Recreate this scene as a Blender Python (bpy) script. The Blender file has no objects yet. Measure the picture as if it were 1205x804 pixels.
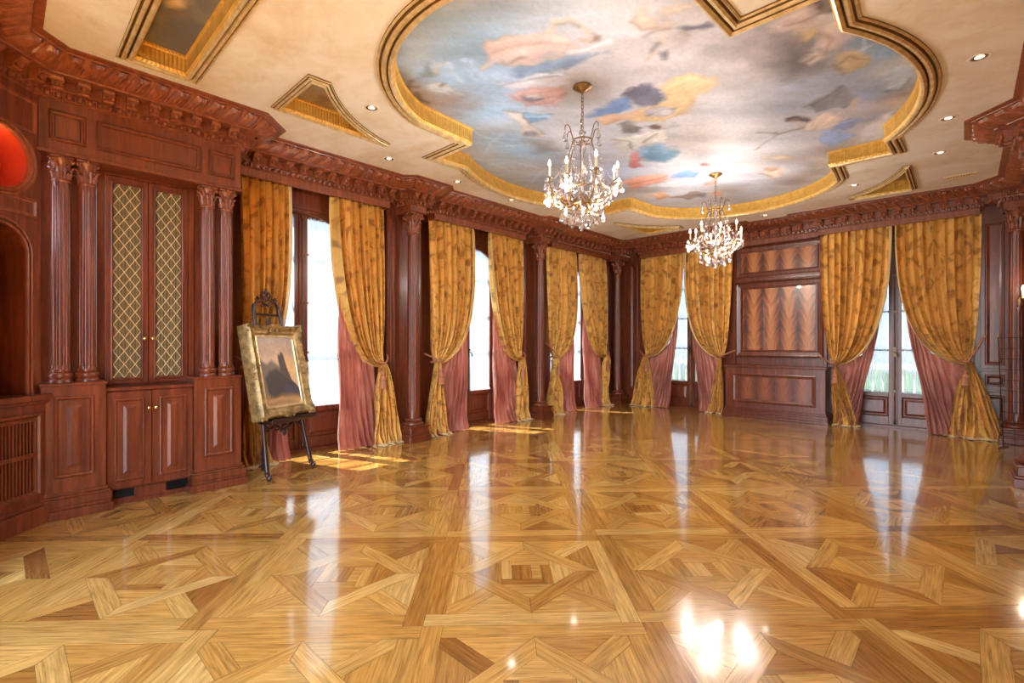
WORLD=6.3; SUN=100.0; CHP=92; DLP=6; EXPO=0.66
import bpy, bmesh, math, random
import numpy as np
from mathutils import Vector, Matrix
from mathutils.geometry import tessellate_polygon
random.seed(7)
PI = math.pi
sc = bpy.context.scene
COL = sc.collection

def lin(c):
    return tuple(((x/255)/12.92 if x/255 <= .04045 else ((x/255+.055)/1.055)**2.4) for x in c[:3])
def L4(c): return lin(c)+(1.,)

# ---------------------------------------------------------------- mesh builder
class MB:
    def __init__(s): s.v=[]; s.f=[]; s.uv=[]; s.col=[]; s.m=[]
    def add(s, pts): n=len(s.v); s.v.extend(tuple(p) for p in pts); return n
    def face(s, idx, uv=None, col=None, m=0): s.f.append(tuple(idx)); s.uv.append(uv); s.col.append(col); s.m.append(m)
    def box(s, x0,x1,y0,y1,z0,z1):
        n=s.add([(x0,y0,z0),(x1,y0,z0),(x1,y1,z0),(x0,y1,z0),(x0,y0,z1),(x1,y0,z1),(x1,y1,z1),(x0,y1,z1)])
        for q in ((0,3,2,1),(4,5,6,7),(0,1,5,4),(1,2,6,5),(2,3,7,6),(3,0,4,7)): s.face([n+i for i in q])
    def grid(s, P, uv=None, closed=False, m=0, flip=False):
        nr=len(P); nc=len(P[0]); n=s.add([p for r in P for p in r])
        for i in range(nr-1):
            for j in range(nc if closed else nc-1):
                k=(j+1)%nc
                q=[n+i*nc+j,n+i*nc+k,n+(i+1)*nc+k,n+(i+1)*nc+j]
                u=None
                if uv is not None: u=[uv[i][j],uv[i][k],uv[i+1][k],uv[i+1][j]]
                if flip: q=q[::-1]; u=u[::-1] if u else None
                s.face(q,u,None,m)
    def lathe(s, c, prof, seg=24, cap=True, rf=None):
        P=[]
        for r,z in prof:
            P.append([(c[0]+(r*(rf(a,z) if rf else 1))*math.cos(a), c[1]+(r*(rf(a,z) if rf else 1))*math.sin(a), c[2]+z) for a in [2*PI*i/seg for i in range(seg)]])
        n=len(s.v); s.grid(P,closed=True)
        if cap:
            if prof[0][0]>1e-4: s.face([n+i for i in range(seg)][::-1])
            if prof[-1][0]>1e-4: s.face([n+(len(prof)-1)*seg+i for i in range(seg)])
    def tube(s, pts, r, seg=8, cap=True):
        pts=[Vector(p) for p in pts]; rs=r if isinstance(r,(list,tuple)) else [r]*len(pts)
        t0=(pts[1]-pts[0]).normalized(); up=Vector((0,0,1)) if abs(t0.z)<.9 else Vector((1,0,0))
        x=t0.cross(up).normalized(); P=[]
        for i,p in enumerate(pts):
            t=(pts[min(i+1,len(pts)-1)]-pts[max(i-1,0)])
            t=t.normalized() if t.length>1e-9 else t0
            x=(x-t*x.dot(t)).normalized(); y=t.cross(x)
            P.append([p+(x*math.cos(2*PI*k/seg)+y*math.sin(2*PI*k/seg))*rs[i] for k in range(seg)])
        n=len(s.v); s.grid(P,closed=True)
        if cap:
            s.face([n+i for i in range(seg)][::-1]); s.face([n+(len(pts)-1)*seg+i for i in range(seg)])
    def ell(s, c, rx, ry, rz, seg=8, rings=6, M=None):
        P=[]
        for i in range(rings+1):
            a=-PI/2+PI*i/rings
            row=[]
            for k in range(seg):
                b=2*PI*k/seg; p=Vector((rx*math.cos(a)*math.cos(b),ry*math.cos(a)*math.sin(b),rz*math.sin(a)))
                if M: p=M@p
                row.append(Vector(c)+p)
            P.append(row)
        s.grid(P,closed=True)
    def prism(s, O,U,V,N, pts, h0,h1):
        """outline pts (u,v) extruded along N from h0 to h1"""
        O,U,V,N=map(Vector,(O,U,V,N)); k=len(pts)
        n=s.add([O+U*a+V*b+N*h0 for a,b in pts]+[O+U*a+V*b+N*h1 for a,b in pts])
        for i in range(k): j=(i+1)%k; s.face([n+i,n+j,n+k+j,n+k+i])
        tris=tessellate_polygon([[Vector((a,b,0)) for a,b in pts]])
        for t in tris: s.face([n+k+i for i in t]); s.face([n+i for i in t][::-1])
    def rframe(s, O,U,V,N, u0,u1,v0,v1, prof, fill=True):
        """mitred picture-frame moulding round a rectangle: prof = [(inset,height)...]"""
        O,U,V,N=map(Vector,(O,U,V,N)); P=[]
        for d,h in prof:
            P.append([O+U*a+V*b+N*h for a,b in ((u0+d,v0+d),(u1-d,v0+d),(u1-d,v1-d),(u0+d,v1-d))])
        n=len(s.v); s.grid(P,closed=True)
        if fill: k=n+(len(prof)-1)*4; s.face([k,k+1,k+2,k+3])
    def obox(s,O,U,V,N,u0,u1,v0,v1,h0,h1):
        O,U,V,N=map(Vector,(O,U,V,N))
        n=s.add([O+U*a+V*b+N*h for h in (h0,h1) for a,b in ((u0,v0),(u1,v0),(u1,v1),(u0,v1))])
        for q in ((0,3,2,1),(4,5,6,7),(0,1,5,4),(1,2,6,5),(2,3,7,6),(3,0,4,7)): s.face([n+i for i in q])
    def merge(s,o,M=None):
        n=s.add([(M@Vector(p)) if M else p for p in o.v])
        for f,u,c,m in zip(o.f,o.uv,o.col,o.m): s.face([n+i for i in f],u,c,m)
    def build(s, name, mat, parent=None, smooth=None, bevel=None, fix=True, local=False):
        me=bpy.data.meshes.new(name)
        off=Vector((0,0,0)); p=parent
        if not local:
            while p is not None: off+=p.location; p=p.parent
        V=np.array([tuple(q) for q in s.v],dtype=float)-np.array(off)
        me.from_pydata(V.tolist(),[],s.f)
        if any(u is not None for u in s.uv):
            ul=me.uv_layers.new(name='UVMap'); d=[]
            for f,u in zip(s.f,s.uv): d.extend(u if u is not None else [(0,0)]*len(f))
            ul.data.foreach_set('uv',np.array(d,dtype=np.float32).ravel())
        if any(c is not None for c in s.col):
            ca=me.color_attributes.new('tone','FLOAT_COLOR','CORNER'); d=[]
            for f,c in zip(s.f,s.col): d.extend(c if c is not None else [(1,1,1,1)]*len(f))
            ca.data.foreach_set('color',np.array(d,dtype=np.float32).ravel())
        for mm in (mat if isinstance(mat,(list,tuple)) else [mat]): me.materials.append(mm)
        if any(s.m): me.polygons.foreach_set('material_index',s.m)
        if fix:
            bm=bmesh.new(); bm.from_mesh(me); bmesh.ops.recalc_face_normals(bm,faces=bm.faces); bm.to_mesh(me); bm.free()
        if smooth is not None:
            me.polygons.foreach_set('use_smooth',[True]*len(me.polygons)); me.set_sharp_from_angle(angle=math.radians(smooth))
        me.update()
        o=bpy.data.objects.new(name,me); COL.objects.link(o)
        if parent: o.parent=parent
        if bevel:
            b=o.modifiers.new('bevel','BEVEL'); b.width=bevel; b.segments=1; b.limit_method='ANGLE'; b.angle_limit=math.radians(40)
        return o

def thing(name, label, cat, loc=(0,0,0), rot=(0,0,0), group=None):
    o=bpy.data.objects.new(name,None); COL.objects.link(o); o.location=loc; o.rotation_euler=rot
    o.empty_display_size=.1; o['label']=label; o['category']=cat
    if group: o['group']=group
    return o
def tag(o,label,cat,group=None):
    o['label']=label; o['category']=cat
    if group: o['group']=group
    return o
def struct(o,label=None):
    o['kind']='structure'
    if label: o['label']=label
    return o
def copy_tree(o,parent=None):
    c=o.copy(); COL.objects.link(c)
    if parent: c.parent=parent
    for ch in list(o.children): copy_tree(ch,c)
    return c

# ---------------------------------------------------------------- path sweeps (room lies to the left of the path)
def offs(path,d,closed=False):
    n=len(path); out=[]
    for i in range(n):
        p=Vector(path[i])
        a=Vector(path[i-1]) if (i>0 or closed) else None
        b=Vector(path[(i+1)%n]) if (i<n-1 or closed) else None
        ns=[]
        if a is not None: t=(p-a).normalized(); ns.append(Vector((-t.y,t.x)))
        if b is not None: t=(b-p).normalized(); ns.append(Vector((-t.y,t.x)))
        if len(ns)==2:
            m=(ns[0]+ns[1]); m=m/max(m.length_squared/2,.15)
        else: m=ns[0]
        out.append(p+m*d)
    return out
def sweep(mb,path,prof,closed=False,uv=False,ends=False):
    rows=[[Vector((q.x,q.y,z)) for q in offs(path,d,closed)] for d,z in prof]
    n=len(path); P=[[rows[j][i] for j in range(len(prof))] for i in range(n)]
    if closed: P.append(P[0])
    U=None
    if uv:
        s=[0.]
        for i in range(1,len(P)): s.append(s[-1]+(P[i][0]-P[i-1][0]).length)
        t=[0.]
        for j in range(1,len(prof)): t.append(t[-1]+math.dist(prof[j],prof[j-1]))
        U=[[(s[i],t[j]) for j in range(len(prof))] for i in range(len(P))]
    k=len(mb.v); mb.grid(P,U)
    if ends and not closed:
        L=len(prof); mb.face([k+j for j in range(L)]); mb.face([k+(n-1)*L+j for j in range(L)][::-1])
def seg_iter(path,d):
    q=offs(path,d)
    for a,b in zip(q[:-1],q[1:]):
        v=b-a
        if v.length>1e-3: yield a,b,v.normalized(),v.length
def smooth01(x): x=max(0.,min(1.,x)); return x*x*(3-2*x)
def leafh(f,t):
    """carved acanthus relief, one repeat: f across 0..1, t up 0..1"""
    x=abs(2*f-1)
    w=.80*(1-.35*max(0,t-.55)/.45)
    h=max(0.,1-(x/w)**2)**.6 if x<w else 0.
    h*=.45+.6*t
    h*=1-.28*math.exp(-((x-.0)/.10)**2)                        # midrib
    h*=1-.32*math.exp(-((x-.42-.1*t)/.07)**2)                  # lobes
    if t>.8: h*=1.12
    g=.55*math.exp(-((x-1)/.12)**2)*(1-t*.8)                   # dart between leaves
    return max(h,g)
def leaf_band(mb,path,A,B,period=.13,amp=.024,ns=14,nt=7):
    (d0,z0),(d1,z1)=A,B
    qa=offs(path,d0); qb=offs(path,d1)
    nx,nz=(z0-z1),(d1-d0); l=math.hypot(nx,nz); nx/=l; nz/=l
    if nx<0: nx,nz=-nx,-nz
    for i in range(len(path)-1):
        t=(Vector(path[i+1])-Vector(path[i])); L=t.length; t.normalize(); nn=Vector((-t.y,t.x))
        Lm=((qa[i+1]-qa[i]).length+(qb[i+1]-qb[i]).length)/2
        rep=max(1,round(Lm/period)); N=rep*ns; P=[]
        for k in range(N+1):
            f=(k/ns)%1; row=[]
            for j in range(nt+1):
                tt=j/nt; a=qa[i].lerp(qa[i+1],k/N); b=qb[i].lerp(qb[i+1],k/N); p=a.lerp(b,tt)
                h=leafh(f,tt)*amp*(min(1,tt*6)*min(1,(1-tt)*6+.35))
                p=p+nn*(h*nx); row.append((p.x,p.y,z0+(z1-z0)*tt+h*nz))
            P.append(row)
        mb.grid(P)
def eggs(mb,path,d,z,sp=.055,r=(.019,.02,.026)):
    for a,b,t,L in seg_iter(path,d):
        n=int(L/sp)
        if n<1: continue
        nn=Vector((-t.y,t.x)); M=Matrix(((t.x,nn.x,0),(t.y,nn.y,0),(0,0,1)))
        for k in range(n):
            p=a+t*((k+.5)*L/n)
            mb.ell((p.x,p.y,z),r[0],r[1],r[2],6,4,M)
            q=a+t*((k+1)*L/n)
            if k<n-1: mb.ell((q.x,q.y,z-.004),.004,.012,.024,4,3,M)
def modillions(mb,path,d,z0,z1,dep=.10,w=.06,sp=.165):
    for a,b,t,L in seg_iter(path,d):
        n=int(L/sp+.25)
        if n<1: continue
        nn=Vector((-t.y,t.x)); H=z1-z0
        prof=[(0,z0),(dep*.45,z0),(dep*.55,z0+H*.12),(dep*.5,z0+H*.3),(dep*.62,z0+H*.5),(dep*.9,z0+H*.62),(dep,z0+H*.8),(dep*.97,z1),(0,z1)]
        for k in range(n):
            p=a+t*((k+.5)*L/n)
            mb.prism((p.x-t.x*w/2,p.y-t.y*w/2,0),(nn.x,nn.y,0),(0,0,1),(t.x,t.y,0),prof,0,w)
            for s_ in (-1,1):                                  # scroll eyes and leaf
                q=p+t*(s_*w*.5)+nn*dep*.72
                mb.ell((q.x,q.y,z0+H*.72),.012,.02,.018,6,4,Matrix(((t.x,nn.x,0),(t.y,nn.y,0),(0,0,1))))
            q=p+nn*dep*.66; mb.ell((q.x,q.y,z0+H*.42),w*.32,.02,H*.36,6,4,Matrix(((t.x,nn.x,0),(t.y,nn.y,0),(0,0,1))))

# ---------------------------------------------------------------- materials
def new_mat(name):
    m=bpy.data.materials.new(name); m.use_nodes=True; nt=m.node_tree
    b=nt.nodes['Principled BSDF']; return m,nt,b
def N(nt,t,**k):
    n=nt.nodes.new(t)
    for a,v in k.items(): setattr(n,a,v)
    return n
def ramp(nt,stops,interp='LINEAR'):
    r=N(nt,'ShaderNodeValToRGB'); r.color_ramp.interpolation=interp
    while len(r.color_ramp.elements)<len(stops): r.color_ramp.elements.new(.5)
    for e,(p,c) in zip(r.color_ramp.elements,stops): e.position=p; e.color=c if len(c)==4 else L4(c)
    return r
def mapping(nt,out,scale,rot=(0,0,0)):
    mp=N(nt,'ShaderNodeMapping'); mp.inputs['Scale'].default_value=scale; mp.inputs['Rotation'].default_value=rot
    nt.links.new(out,mp.inputs['Vector']); return mp.outputs[0]
def noise(nt,vec,scale,detail=3,rough=.55,dist=0):
    n=N(nt,'ShaderNodeTexNoise'); n.inputs['Scale'].default_value=scale; n.inputs['Detail'].default_value=detail
    n.inputs['Roughness'].default_value=rough; n.inputs['Distortion'].default_value=dist
    if vec is not None: nt.links.new(vec,n.inputs['Vector'])
    return n
def mth(nt,op,a,b=None,c=None):
    n=N(nt,'ShaderNodeMath',operation=op)
    for i,x in enumerate((a,b,c)):
        if x is None: continue
        if isinstance(x,(int,float)): n.inputs[i].default_value=x
        else: nt.links.new(x,n.inputs[i])
    return n.outputs[0]
def mixc(nt,fac,a,b,mode='MIX'):
    n=N(nt,'ShaderNodeMix',data_type='RGBA',blend_type=mode)
    for i,x in ((0,fac),(6,a),(7,b)):
        if isinstance(x,(int,float)): n.inputs[i].default_value=x
        elif isinstance(x,tuple): n.inputs[i].default_value=x
        else: nt.links.new(x,n.inputs[i])
    return n.outputs[2]
def bump(nt,b,h,strength=.3,dist=.01):
    n=N(nt,'ShaderNodeBump'); n.inputs['Strength'].default_value=strength; n.inputs['Distance'].default_value=dist
    nt.links.new(h,n.inputs['Height']); nt.links.new(n.outputs[0],b.inputs['Normal'])
def simple(name,c,rough=.5,metal=0,**k):
    m,nt,b=new_mat(name); b.inputs['Base Color'].default_value=L4(c); b.inputs['Roughness'].default_value=rough; b.inputs['Metallic'].default_value=metal
    for a,v in k.items(): b.inputs[a.replace('_',' ')].default_value=v
    return m
def wood(name,dark,light,rough=.32,scale=(14,14,1.1),coat=.16):
    m,nt,b=new_mat(name); tc=N(nt,'ShaderNodeTexCoord')
    v=mapping(nt,tc.outputs['Object'],scale)
    n1=noise(nt,v,1.6,5,.6,.6); v2=mapping(nt,tc.outputs['Object'],tuple(x*5 for x in scale)); n2=noise(nt,v2,2.5,2)
    f=mth(nt,'ADD',mth(nt,'MULTIPLY',n1.outputs[0],.75),mth(nt,'MULTIPLY',n2.outputs[0],.25))
    r=ramp(nt,[(.32,dark),(.5,tuple((a+b_)/2 for a,b_ in zip(dark,light))),(.68,light)]); nt.links.new(f,r.inputs[0]); nt.links.new(r.outputs[0],b.inputs['Base Color'])
    b.inputs['Roughness'].default_value=rough; b.inputs['Coat Weight'].default_value=coat; b.inputs['Coat Roughness'].default_value=.15
    bump(nt,b,n2.outputs[0],.06,.004); return m
MAHOG=wood('mahogany',(80,35,21),(138,71,42))
MAHOGC=wood('mahogany_carved',(102,50,32),(162,94,62),rough=.36,coat=.2)
MAHOGB=wood('mahogany_blackened',(38,20,20),(64,34,32),rough=.3)
NICHE=wood('niche_lit_lacquer',(170,50,24),(190,62,30),rough=.45)  # orange-red light of the round niche is put into this lacquer colour

def veneer(stops=[(.26,(78,42,34)),(.40,(130,74,48)),(.54,(178,112,68)),(.72,(206,144,92))]):
    m,nt,b=new_mat('flame_mahogany_veneer'); tc=N(nt,'ShaderNodeTexCoord'); uv=N(nt,'ShaderNodeUVMap'); uv.uv_map='UVMap'
    sx=N(nt,'ShaderNodeSeparateXYZ'); nt.links.new(uv.outputs[0],sx.inputs[0])
    x=mth(nt,'ABSOLUTE',mth(nt,'SUBTRACT',mth(nt,'FRACT',mth(nt,'MULTIPLY',sx.outputs[0],1/.3)),.5))   # 0 centre .5 joint
    wob=noise(nt,mapping(nt,uv.outputs[0],(2.0,1.2,1)),2.,2)
    ph=mth(nt,'SUBTRACT',mth(nt,'MULTIPLY',sx.outputs[1],1.0),mth(nt,'MULTIPLY',mth(nt,'POWER',x,.8),.62))
    ph=mth(nt,'ADD',ph,mth(nt,'MULTIPLY',wob.outputs[0],.5))
    cx=N(nt,'ShaderNodeCombineXYZ'); nt.links.new(mth(nt,'MULTIPLY',x,.5),cx.inputs[0]); nt.links.new(mth(nt,'MULTIPLY',ph,5.5),cx.inputs[1])
    st=noise(nt,cx.outputs[0],1.3,4,.65)
    dk=mth(nt,'ADD',mth(nt,'MULTIPLY',st.outputs[0],.75),mth(nt,'MULTIPLY',mth(nt,'SUBTRACT',.33,mth(nt,'ABSOLUTE',mth(nt,'SUBTRACT',x,.05))),.85))
    r=ramp(nt,stops); nt.links.new(dk,r.inputs[0]); nt.links.new(r.outputs[0],b.inputs['Base Color'])
    b.inputs['Roughness'].default_value=.28; b.inputs['Coat Weight'].default_value=.3; return m
VENEER=veneer(); VENEER2=veneer([(.24,(88,46,36)),(.45,(120,66,46)),(.6,(146,84,56)),(.8,(160,98,64))])

def parquet():
    m,nt,b=new_mat('oak_parquet'); uv=N(nt,'ShaderNodeUVMap'); uv.uv_map='UVMap'
    at=N(nt,'ShaderNodeVertexColor'); at.layer_name='tone'
    v=mapping(nt,uv.outputs[0],(3.,42,1)); g=noise(nt,v,1.4,4,.6,.3)
    v3=mapping(nt,uv.outputs[0],(5,150,1)); g3=noise(nt,v3,1.2,2,.5)
    f=mth(nt,'ADD',mth(nt,'MULTIPLY',g.outputs[0],.65),mth(nt,'MULTIPLY',g3.outputs[0],.35))
    r=ramp(nt,[(.33,(.46,.40,.33,1)),(.5,(.82,.80,.77,1)),(.66,(1.12,1.12,1.12,1))]); nt.links.new(f,r.inputs[0])
    c=mixc(nt,1.,at.outputs[0],r.outputs[0],'MULTIPLY'); nt.links.new(c,b.inputs['Base Color'])
    tc=N(nt,'ShaderNodeTexCoord'); sm=noise(nt,tc.outputs['Object'],1.3,3)
    rr=mth(nt,'ADD',.10,mth(nt,'MULTIPLY',sm.outputs[0],.10)); nt.links.new(rr,b.inputs['Roughness'])
    b.inputs['Coat Weight'].default_value=.8; b.inputs['Coat Roughness'].default_value=.06; b.inputs['Specular IOR Level'].default_value=.6
    big=noise(nt,tc.outputs['Object'],5.,2)
    h=mth(nt,'ADD',mth(nt,'MULTIPLY',g3.outputs[0],.25),mth(nt,'MULTIPLY',big.outputs[0],1.2))
    bump(nt,b,h,.16,.006)
    return m
PARQUET=parquet()

def plaster():
    m,nt,b=new_mat('marbled_ceiling_plaster'); tc=N(nt,'ShaderNodeTexCoord')
    n1=noise(nt,mapping(nt,tc.outputs['Object'],(1,1.6,1)),1.1,6,.62,.8); n2=noise(nt,tc.outputs['Object'],5,5,.65,1.2)
    f=mth(nt,'ADD',mth(nt,'MULTIPLY',n1.outputs[0],.7),mth(nt,'MULTIPLY',n2.outputs[0],.3))
    r=ramp(nt,[(.3,(206,192,168)),(.43,(226,219,206)),(.55,(237,235,230)),(.72,(243,244,244))]); nt.links.new(f,r.inputs[0]); nt.links.new(r.outputs[0],b.inputs['Base Color'])
    b.inputs['Roughness'].default_value=.55; return m
PLASTER=plaster()
def painted(name,attr='paint',rough=.55):
    m,nt,b=new_mat(name); at=N(nt,'ShaderNodeVertexColor'); at.layer_name=attr
    tc=N(nt,'ShaderNodeTexCoord'); n=noise(nt,mapping(nt,tc.outputs['Object'],(30,18,30)),1,4,.6,.5)
    r=ramp(nt,[(.3,(.88,.88,.88,1)),(.7,(1.06,1.06,1.06,1))]); nt.links.new(n.outputs[0],r.inputs[0])
    nt.links.new(mixc(nt,1.,at.outputs[0],r.outputs[0],'MULTIPLY'),b.inputs['Base Color']); b.inputs['Roughness'].default_value=rough; return m
FRESCO=painted('fresco_paint'); OIL=painted('oil_paint',rough=.35)

def gilt(name,c1,c2,rough=.32,metal=.75,rib=0):
    m,nt,b=new_mat(name); tc=N(nt,'ShaderNodeTexCoord'); n=noise(nt,tc.outputs['Object'],14,4,.6)
    r=ramp(nt,[(.35,c1),(.65,c2)]); nt.links.new(n.outputs[0],r.inputs[0]); nt.links.new(r.outputs[0],b.inputs['Base Color'])
    b.inputs['Roughness'].default_value=rough; b.inputs['Metallic'].default_value=metal
    if rib:
        uv=N(nt,'ShaderNodeUVMap'); uv.uv_map='UVMap'; sx=N(nt,'ShaderNodeSeparateXYZ'); nt.links.new(uv.outputs[0],sx.inputs[0])
        s=mth(nt,'ABSOLUTE',mth(nt,'SINE',mth(nt,'MULTIPLY',sx.outputs[0],PI/rib)))
        bump(nt,b,s,.8,.006)
    return m
GILT=gilt('pale_gilding',(206,180,128),(238,220,176),.3,.4); GOLD=gilt('gold_leaf_cove',(222,170,76),(240,196,104),.4,.3,rib=.03); GOLDROPE=GOLD
OLDGOLD=gilt('antique_gilding',(112,92,58),(182,152,98),.42,.45)
BRASS=simple('aged_brass',(138,106,64),.34,.85); POLBRASS=simple('polished_brass',(232,200,130),.15,1); CHROME=simple('satin_chrome',(190,190,190),.15,1); IRON=simple('dark_steel',(40,36,34),.45,.7)
WHITE=simple('white_enamel',(235,230,222),.4); BLACK=simple('shadow_black',(14,11,10),.9); DARKGREEN=simple('dark_green_marble',(50,46,42),.25)

def damask():
    m,nt,b=new_mat('gold_damask_velvet'); uv=N(nt,'ShaderNodeUVMap'); uv.uv_map='UVMap'
    w=noise(nt,uv.outputs[0],5,2,.5)
    mp=N(nt,'ShaderNodeVectorMath',operation='SCALE'); mp.inputs['Scale'].default_value=.22; nt.links.new(w.outputs['Color'],mp.inputs[0])
    ad=N(nt,'ShaderNodeVectorMath',operation='ADD'); nt.links.new(uv.outputs[0],ad.inputs[0]); nt.links.new(mp.outputs[0],ad.inputs[1])
    vo=N(nt,'ShaderNodeTexVoronoi'); vo.inputs['Scale'].default_value=2.0; vo.inputs['Randomness'].default_value=.5; nt.links.new(ad.outputs[0],vo.inputs['Vector'])
    ring=mth(nt,'SINE',mth(nt,'MULTIPLY',vo.outputs['Distance'],20))
    n2=noise(nt,ad.outputs[0],6.5,3,.55,1.5)
    f=mth(nt,'ADD',mth(nt,'MULTIPLY',ring,.13),n2.outputs[0])
    r=ramp(nt,[(.44,(234,188,102)),(.57,(218,168,86)),(.70,(172,126,64))]); nt.links.new(f,r.inputs[0])
    big=noise(nt,mapping(nt,uv.outputs[0],(6,.7,1)),2,2); rb=ramp(nt,[(.3,(.84,.82,.78,1)),(.7,(1.1,1.08,1.05,1))]); nt.links.new(big.outputs[0],rb.inputs[0])
    nt.links.new(mixc(nt,1.,r.outputs[0],rb.outputs[0],'MULTIPLY'),b.inputs['Base Color'])
    b.inputs['Roughness'].default_value=.5; b.inputs['Sheen Weight'].default_value=.2; b.inputs['Sheen Roughness'].default_value=.35; b.inputs['Sheen Tint'].default_value=L4((250,215,150))
    fine=noise(nt,uv.outputs[0],60,3); h=mth(nt,'ADD',mth(nt,'MULTIPLY',f,.35),mth(nt,'MULTIPLY',fine.outputs[0],.4)); bump(nt,b,h,.3,.006); return m
DAMASK=damask()
def silk():
    m,nt,b=new_mat('rose_silk_lining'); uv=N(nt,'ShaderNodeUVMap'); uv.uv_map='UVMap'
    n=noise(nt,mapping(nt,uv.outputs[0],(8,1,1)),2,3); r=ramp(nt,[(.35,(176,98,84)),(.65,(208,140,120))]); nt.links.new(n.outputs[0],r.inputs[0]); nt.links.new(r.outputs[0],b.inputs['Base Color'])
    b.inputs['Roughness'].default_value=.38; b.inputs['Sheen Weight'].default_value=.3
    w=noise(nt,mapping(nt,uv.outputs[0],(14,8,1)),1,3,.6,1.); bump(nt,b,w.outputs[0],.5,.02)
    tr=N(nt,'ShaderNodeBsdfTranslucent'); nt.links.new(r.outputs[0],tr.inputs[0]); mx=N(nt,'ShaderNodeMixShader'); mx.inputs[0].default_value=.22
    nt.links.new(b.outputs[0],mx.inputs[1]); nt.links.new(tr.outputs[0],mx.inputs[2]); nt.links.new(mx.outputs[0],nt.nodes['Material Output'].inputs[0]); return m
SILK=silk(); TRIMC=simple('cream_braid',(214,190,140),.7); TASSEL=simple('tassel_rose_gold',(176,118,84),.7); FRINGE=simple('cream_fringe',(216,196,150),.85)
def sheer():
    m,nt,b=new_mat('white_sheer'); out=nt.nodes['Material Output']
    t=N(nt,'ShaderNodeBsdfTransparent'); d=N(nt,'ShaderNodeBsdfDiffuse'); d.inputs[0].default_value=(.75,.8,.84,1); tl=N(nt,'ShaderNodeBsdfTranslucent'); tl.inputs[0].default_value=(.55,.61,.66,1)
    a=N(nt,'ShaderNodeMixShader'); a.inputs[0].default_value=.6; nt.links.new(d.outputs[0],a.inputs[1]); nt.links.new(tl.outputs[0],a.inputs[2])
    c=N(nt,'ShaderNodeMixShader'); c.inputs[0].default_value=.6; nt.links.new(t.outputs[0],c.inputs[1]); nt.links.new(a.outputs[0],c.inputs[2]); nt.links.new(c.outputs[0],out.inputs[0]); return m
SHEER=sheer()
def pane():
    m,nt,b=new_mat('window_glass'); out=nt.nodes['Material Output']
    t=N(nt,'ShaderNodeBsdfTransparent'); t.inputs[0].default_value=(.47,.50,.52,1); g=N(nt,'ShaderNodeBsdfGlossy'); g.inputs['Roughness'].default_value=.02
    c=N(nt,'ShaderNodeMixShader'); c.inputs[0].default_value=.06; nt.links.new(t.outputs[0],c.inputs[1]); nt.links.new(g.outputs[0],c.inputs[2]); nt.links.new(c.outputs[0],out.inputs[0]); return m
PANE=pane()
def crystal():
    m,nt,b=new_mat('cut_crystal'); out=nt.nodes['Material Output']
    g=N(nt,'ShaderNodeBsdfGlass'); g.inputs['IOR'].default_value=1.5; g.inputs['Roughness'].default_value=0; g.inputs[0].default_value=(.98,.98,1,1)
    t=N(nt,'ShaderNodeBsdfTransparent'); q=N(nt,'ShaderNodeBsdfGlossy'); q.inputs['Roughness'].default_value=.04; q.inputs[0].default_value=(.95,.95,1,1)
    a=N(nt,'ShaderNodeMixShader'); a.inputs[0].default_value=.5; nt.links.new(t.outputs[0],a.inputs[1]); nt.links.new(q.outputs[0],a.inputs[2])
    c=N(nt,'ShaderNodeMixShader'); c.inputs[0].default_value=.5; nt.links.new(g.outputs[0],c.inputs[1]); nt.links.new(a.outputs[0],c.inputs[2]); nt.links.new(c.outputs[0],out.inputs[0]); return m
CRYSTAL=crystal(); WAX=simple('ivory_candle',(196,184,158),.5)
def emit(name,c,s):
    m,nt,b=new_mat(name); b.inputs['Base Color'].default_value=L4(c); b.inputs['Emission Color'].default_value=L4(c); b.inputs['Emission Strength'].default_value=s; return m
BULB=emit('lit_flame_bulb',(255,236,206),14.); SPOTB=emit('lit_spot_bulb',(255,236,210),1.2)
LINEN=simple('taupe_ruched_cloth',(116,102,72),.9)
STONE=simple('pale_terrace_stone',(200,196,188),.8); LEAFG=simple('hedge_foliage',(70,92,52),.9)

# ---------------------------------------------------------------- room numbers (metres, camera stands over the origin)
H=3.6; ZC=1.4; YAW=math.radians(43.3)
XL=-6.10; YB=9.98; XR=.87; YF=-.20
FX=-5.75; FY=9.6            # fascia planes
ZF=3.24
BAYS=[2.63,5.43,8.22]; COLY=[4.04,6.86]
BX=[-4.25,-.84]             # rear window centres

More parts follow.
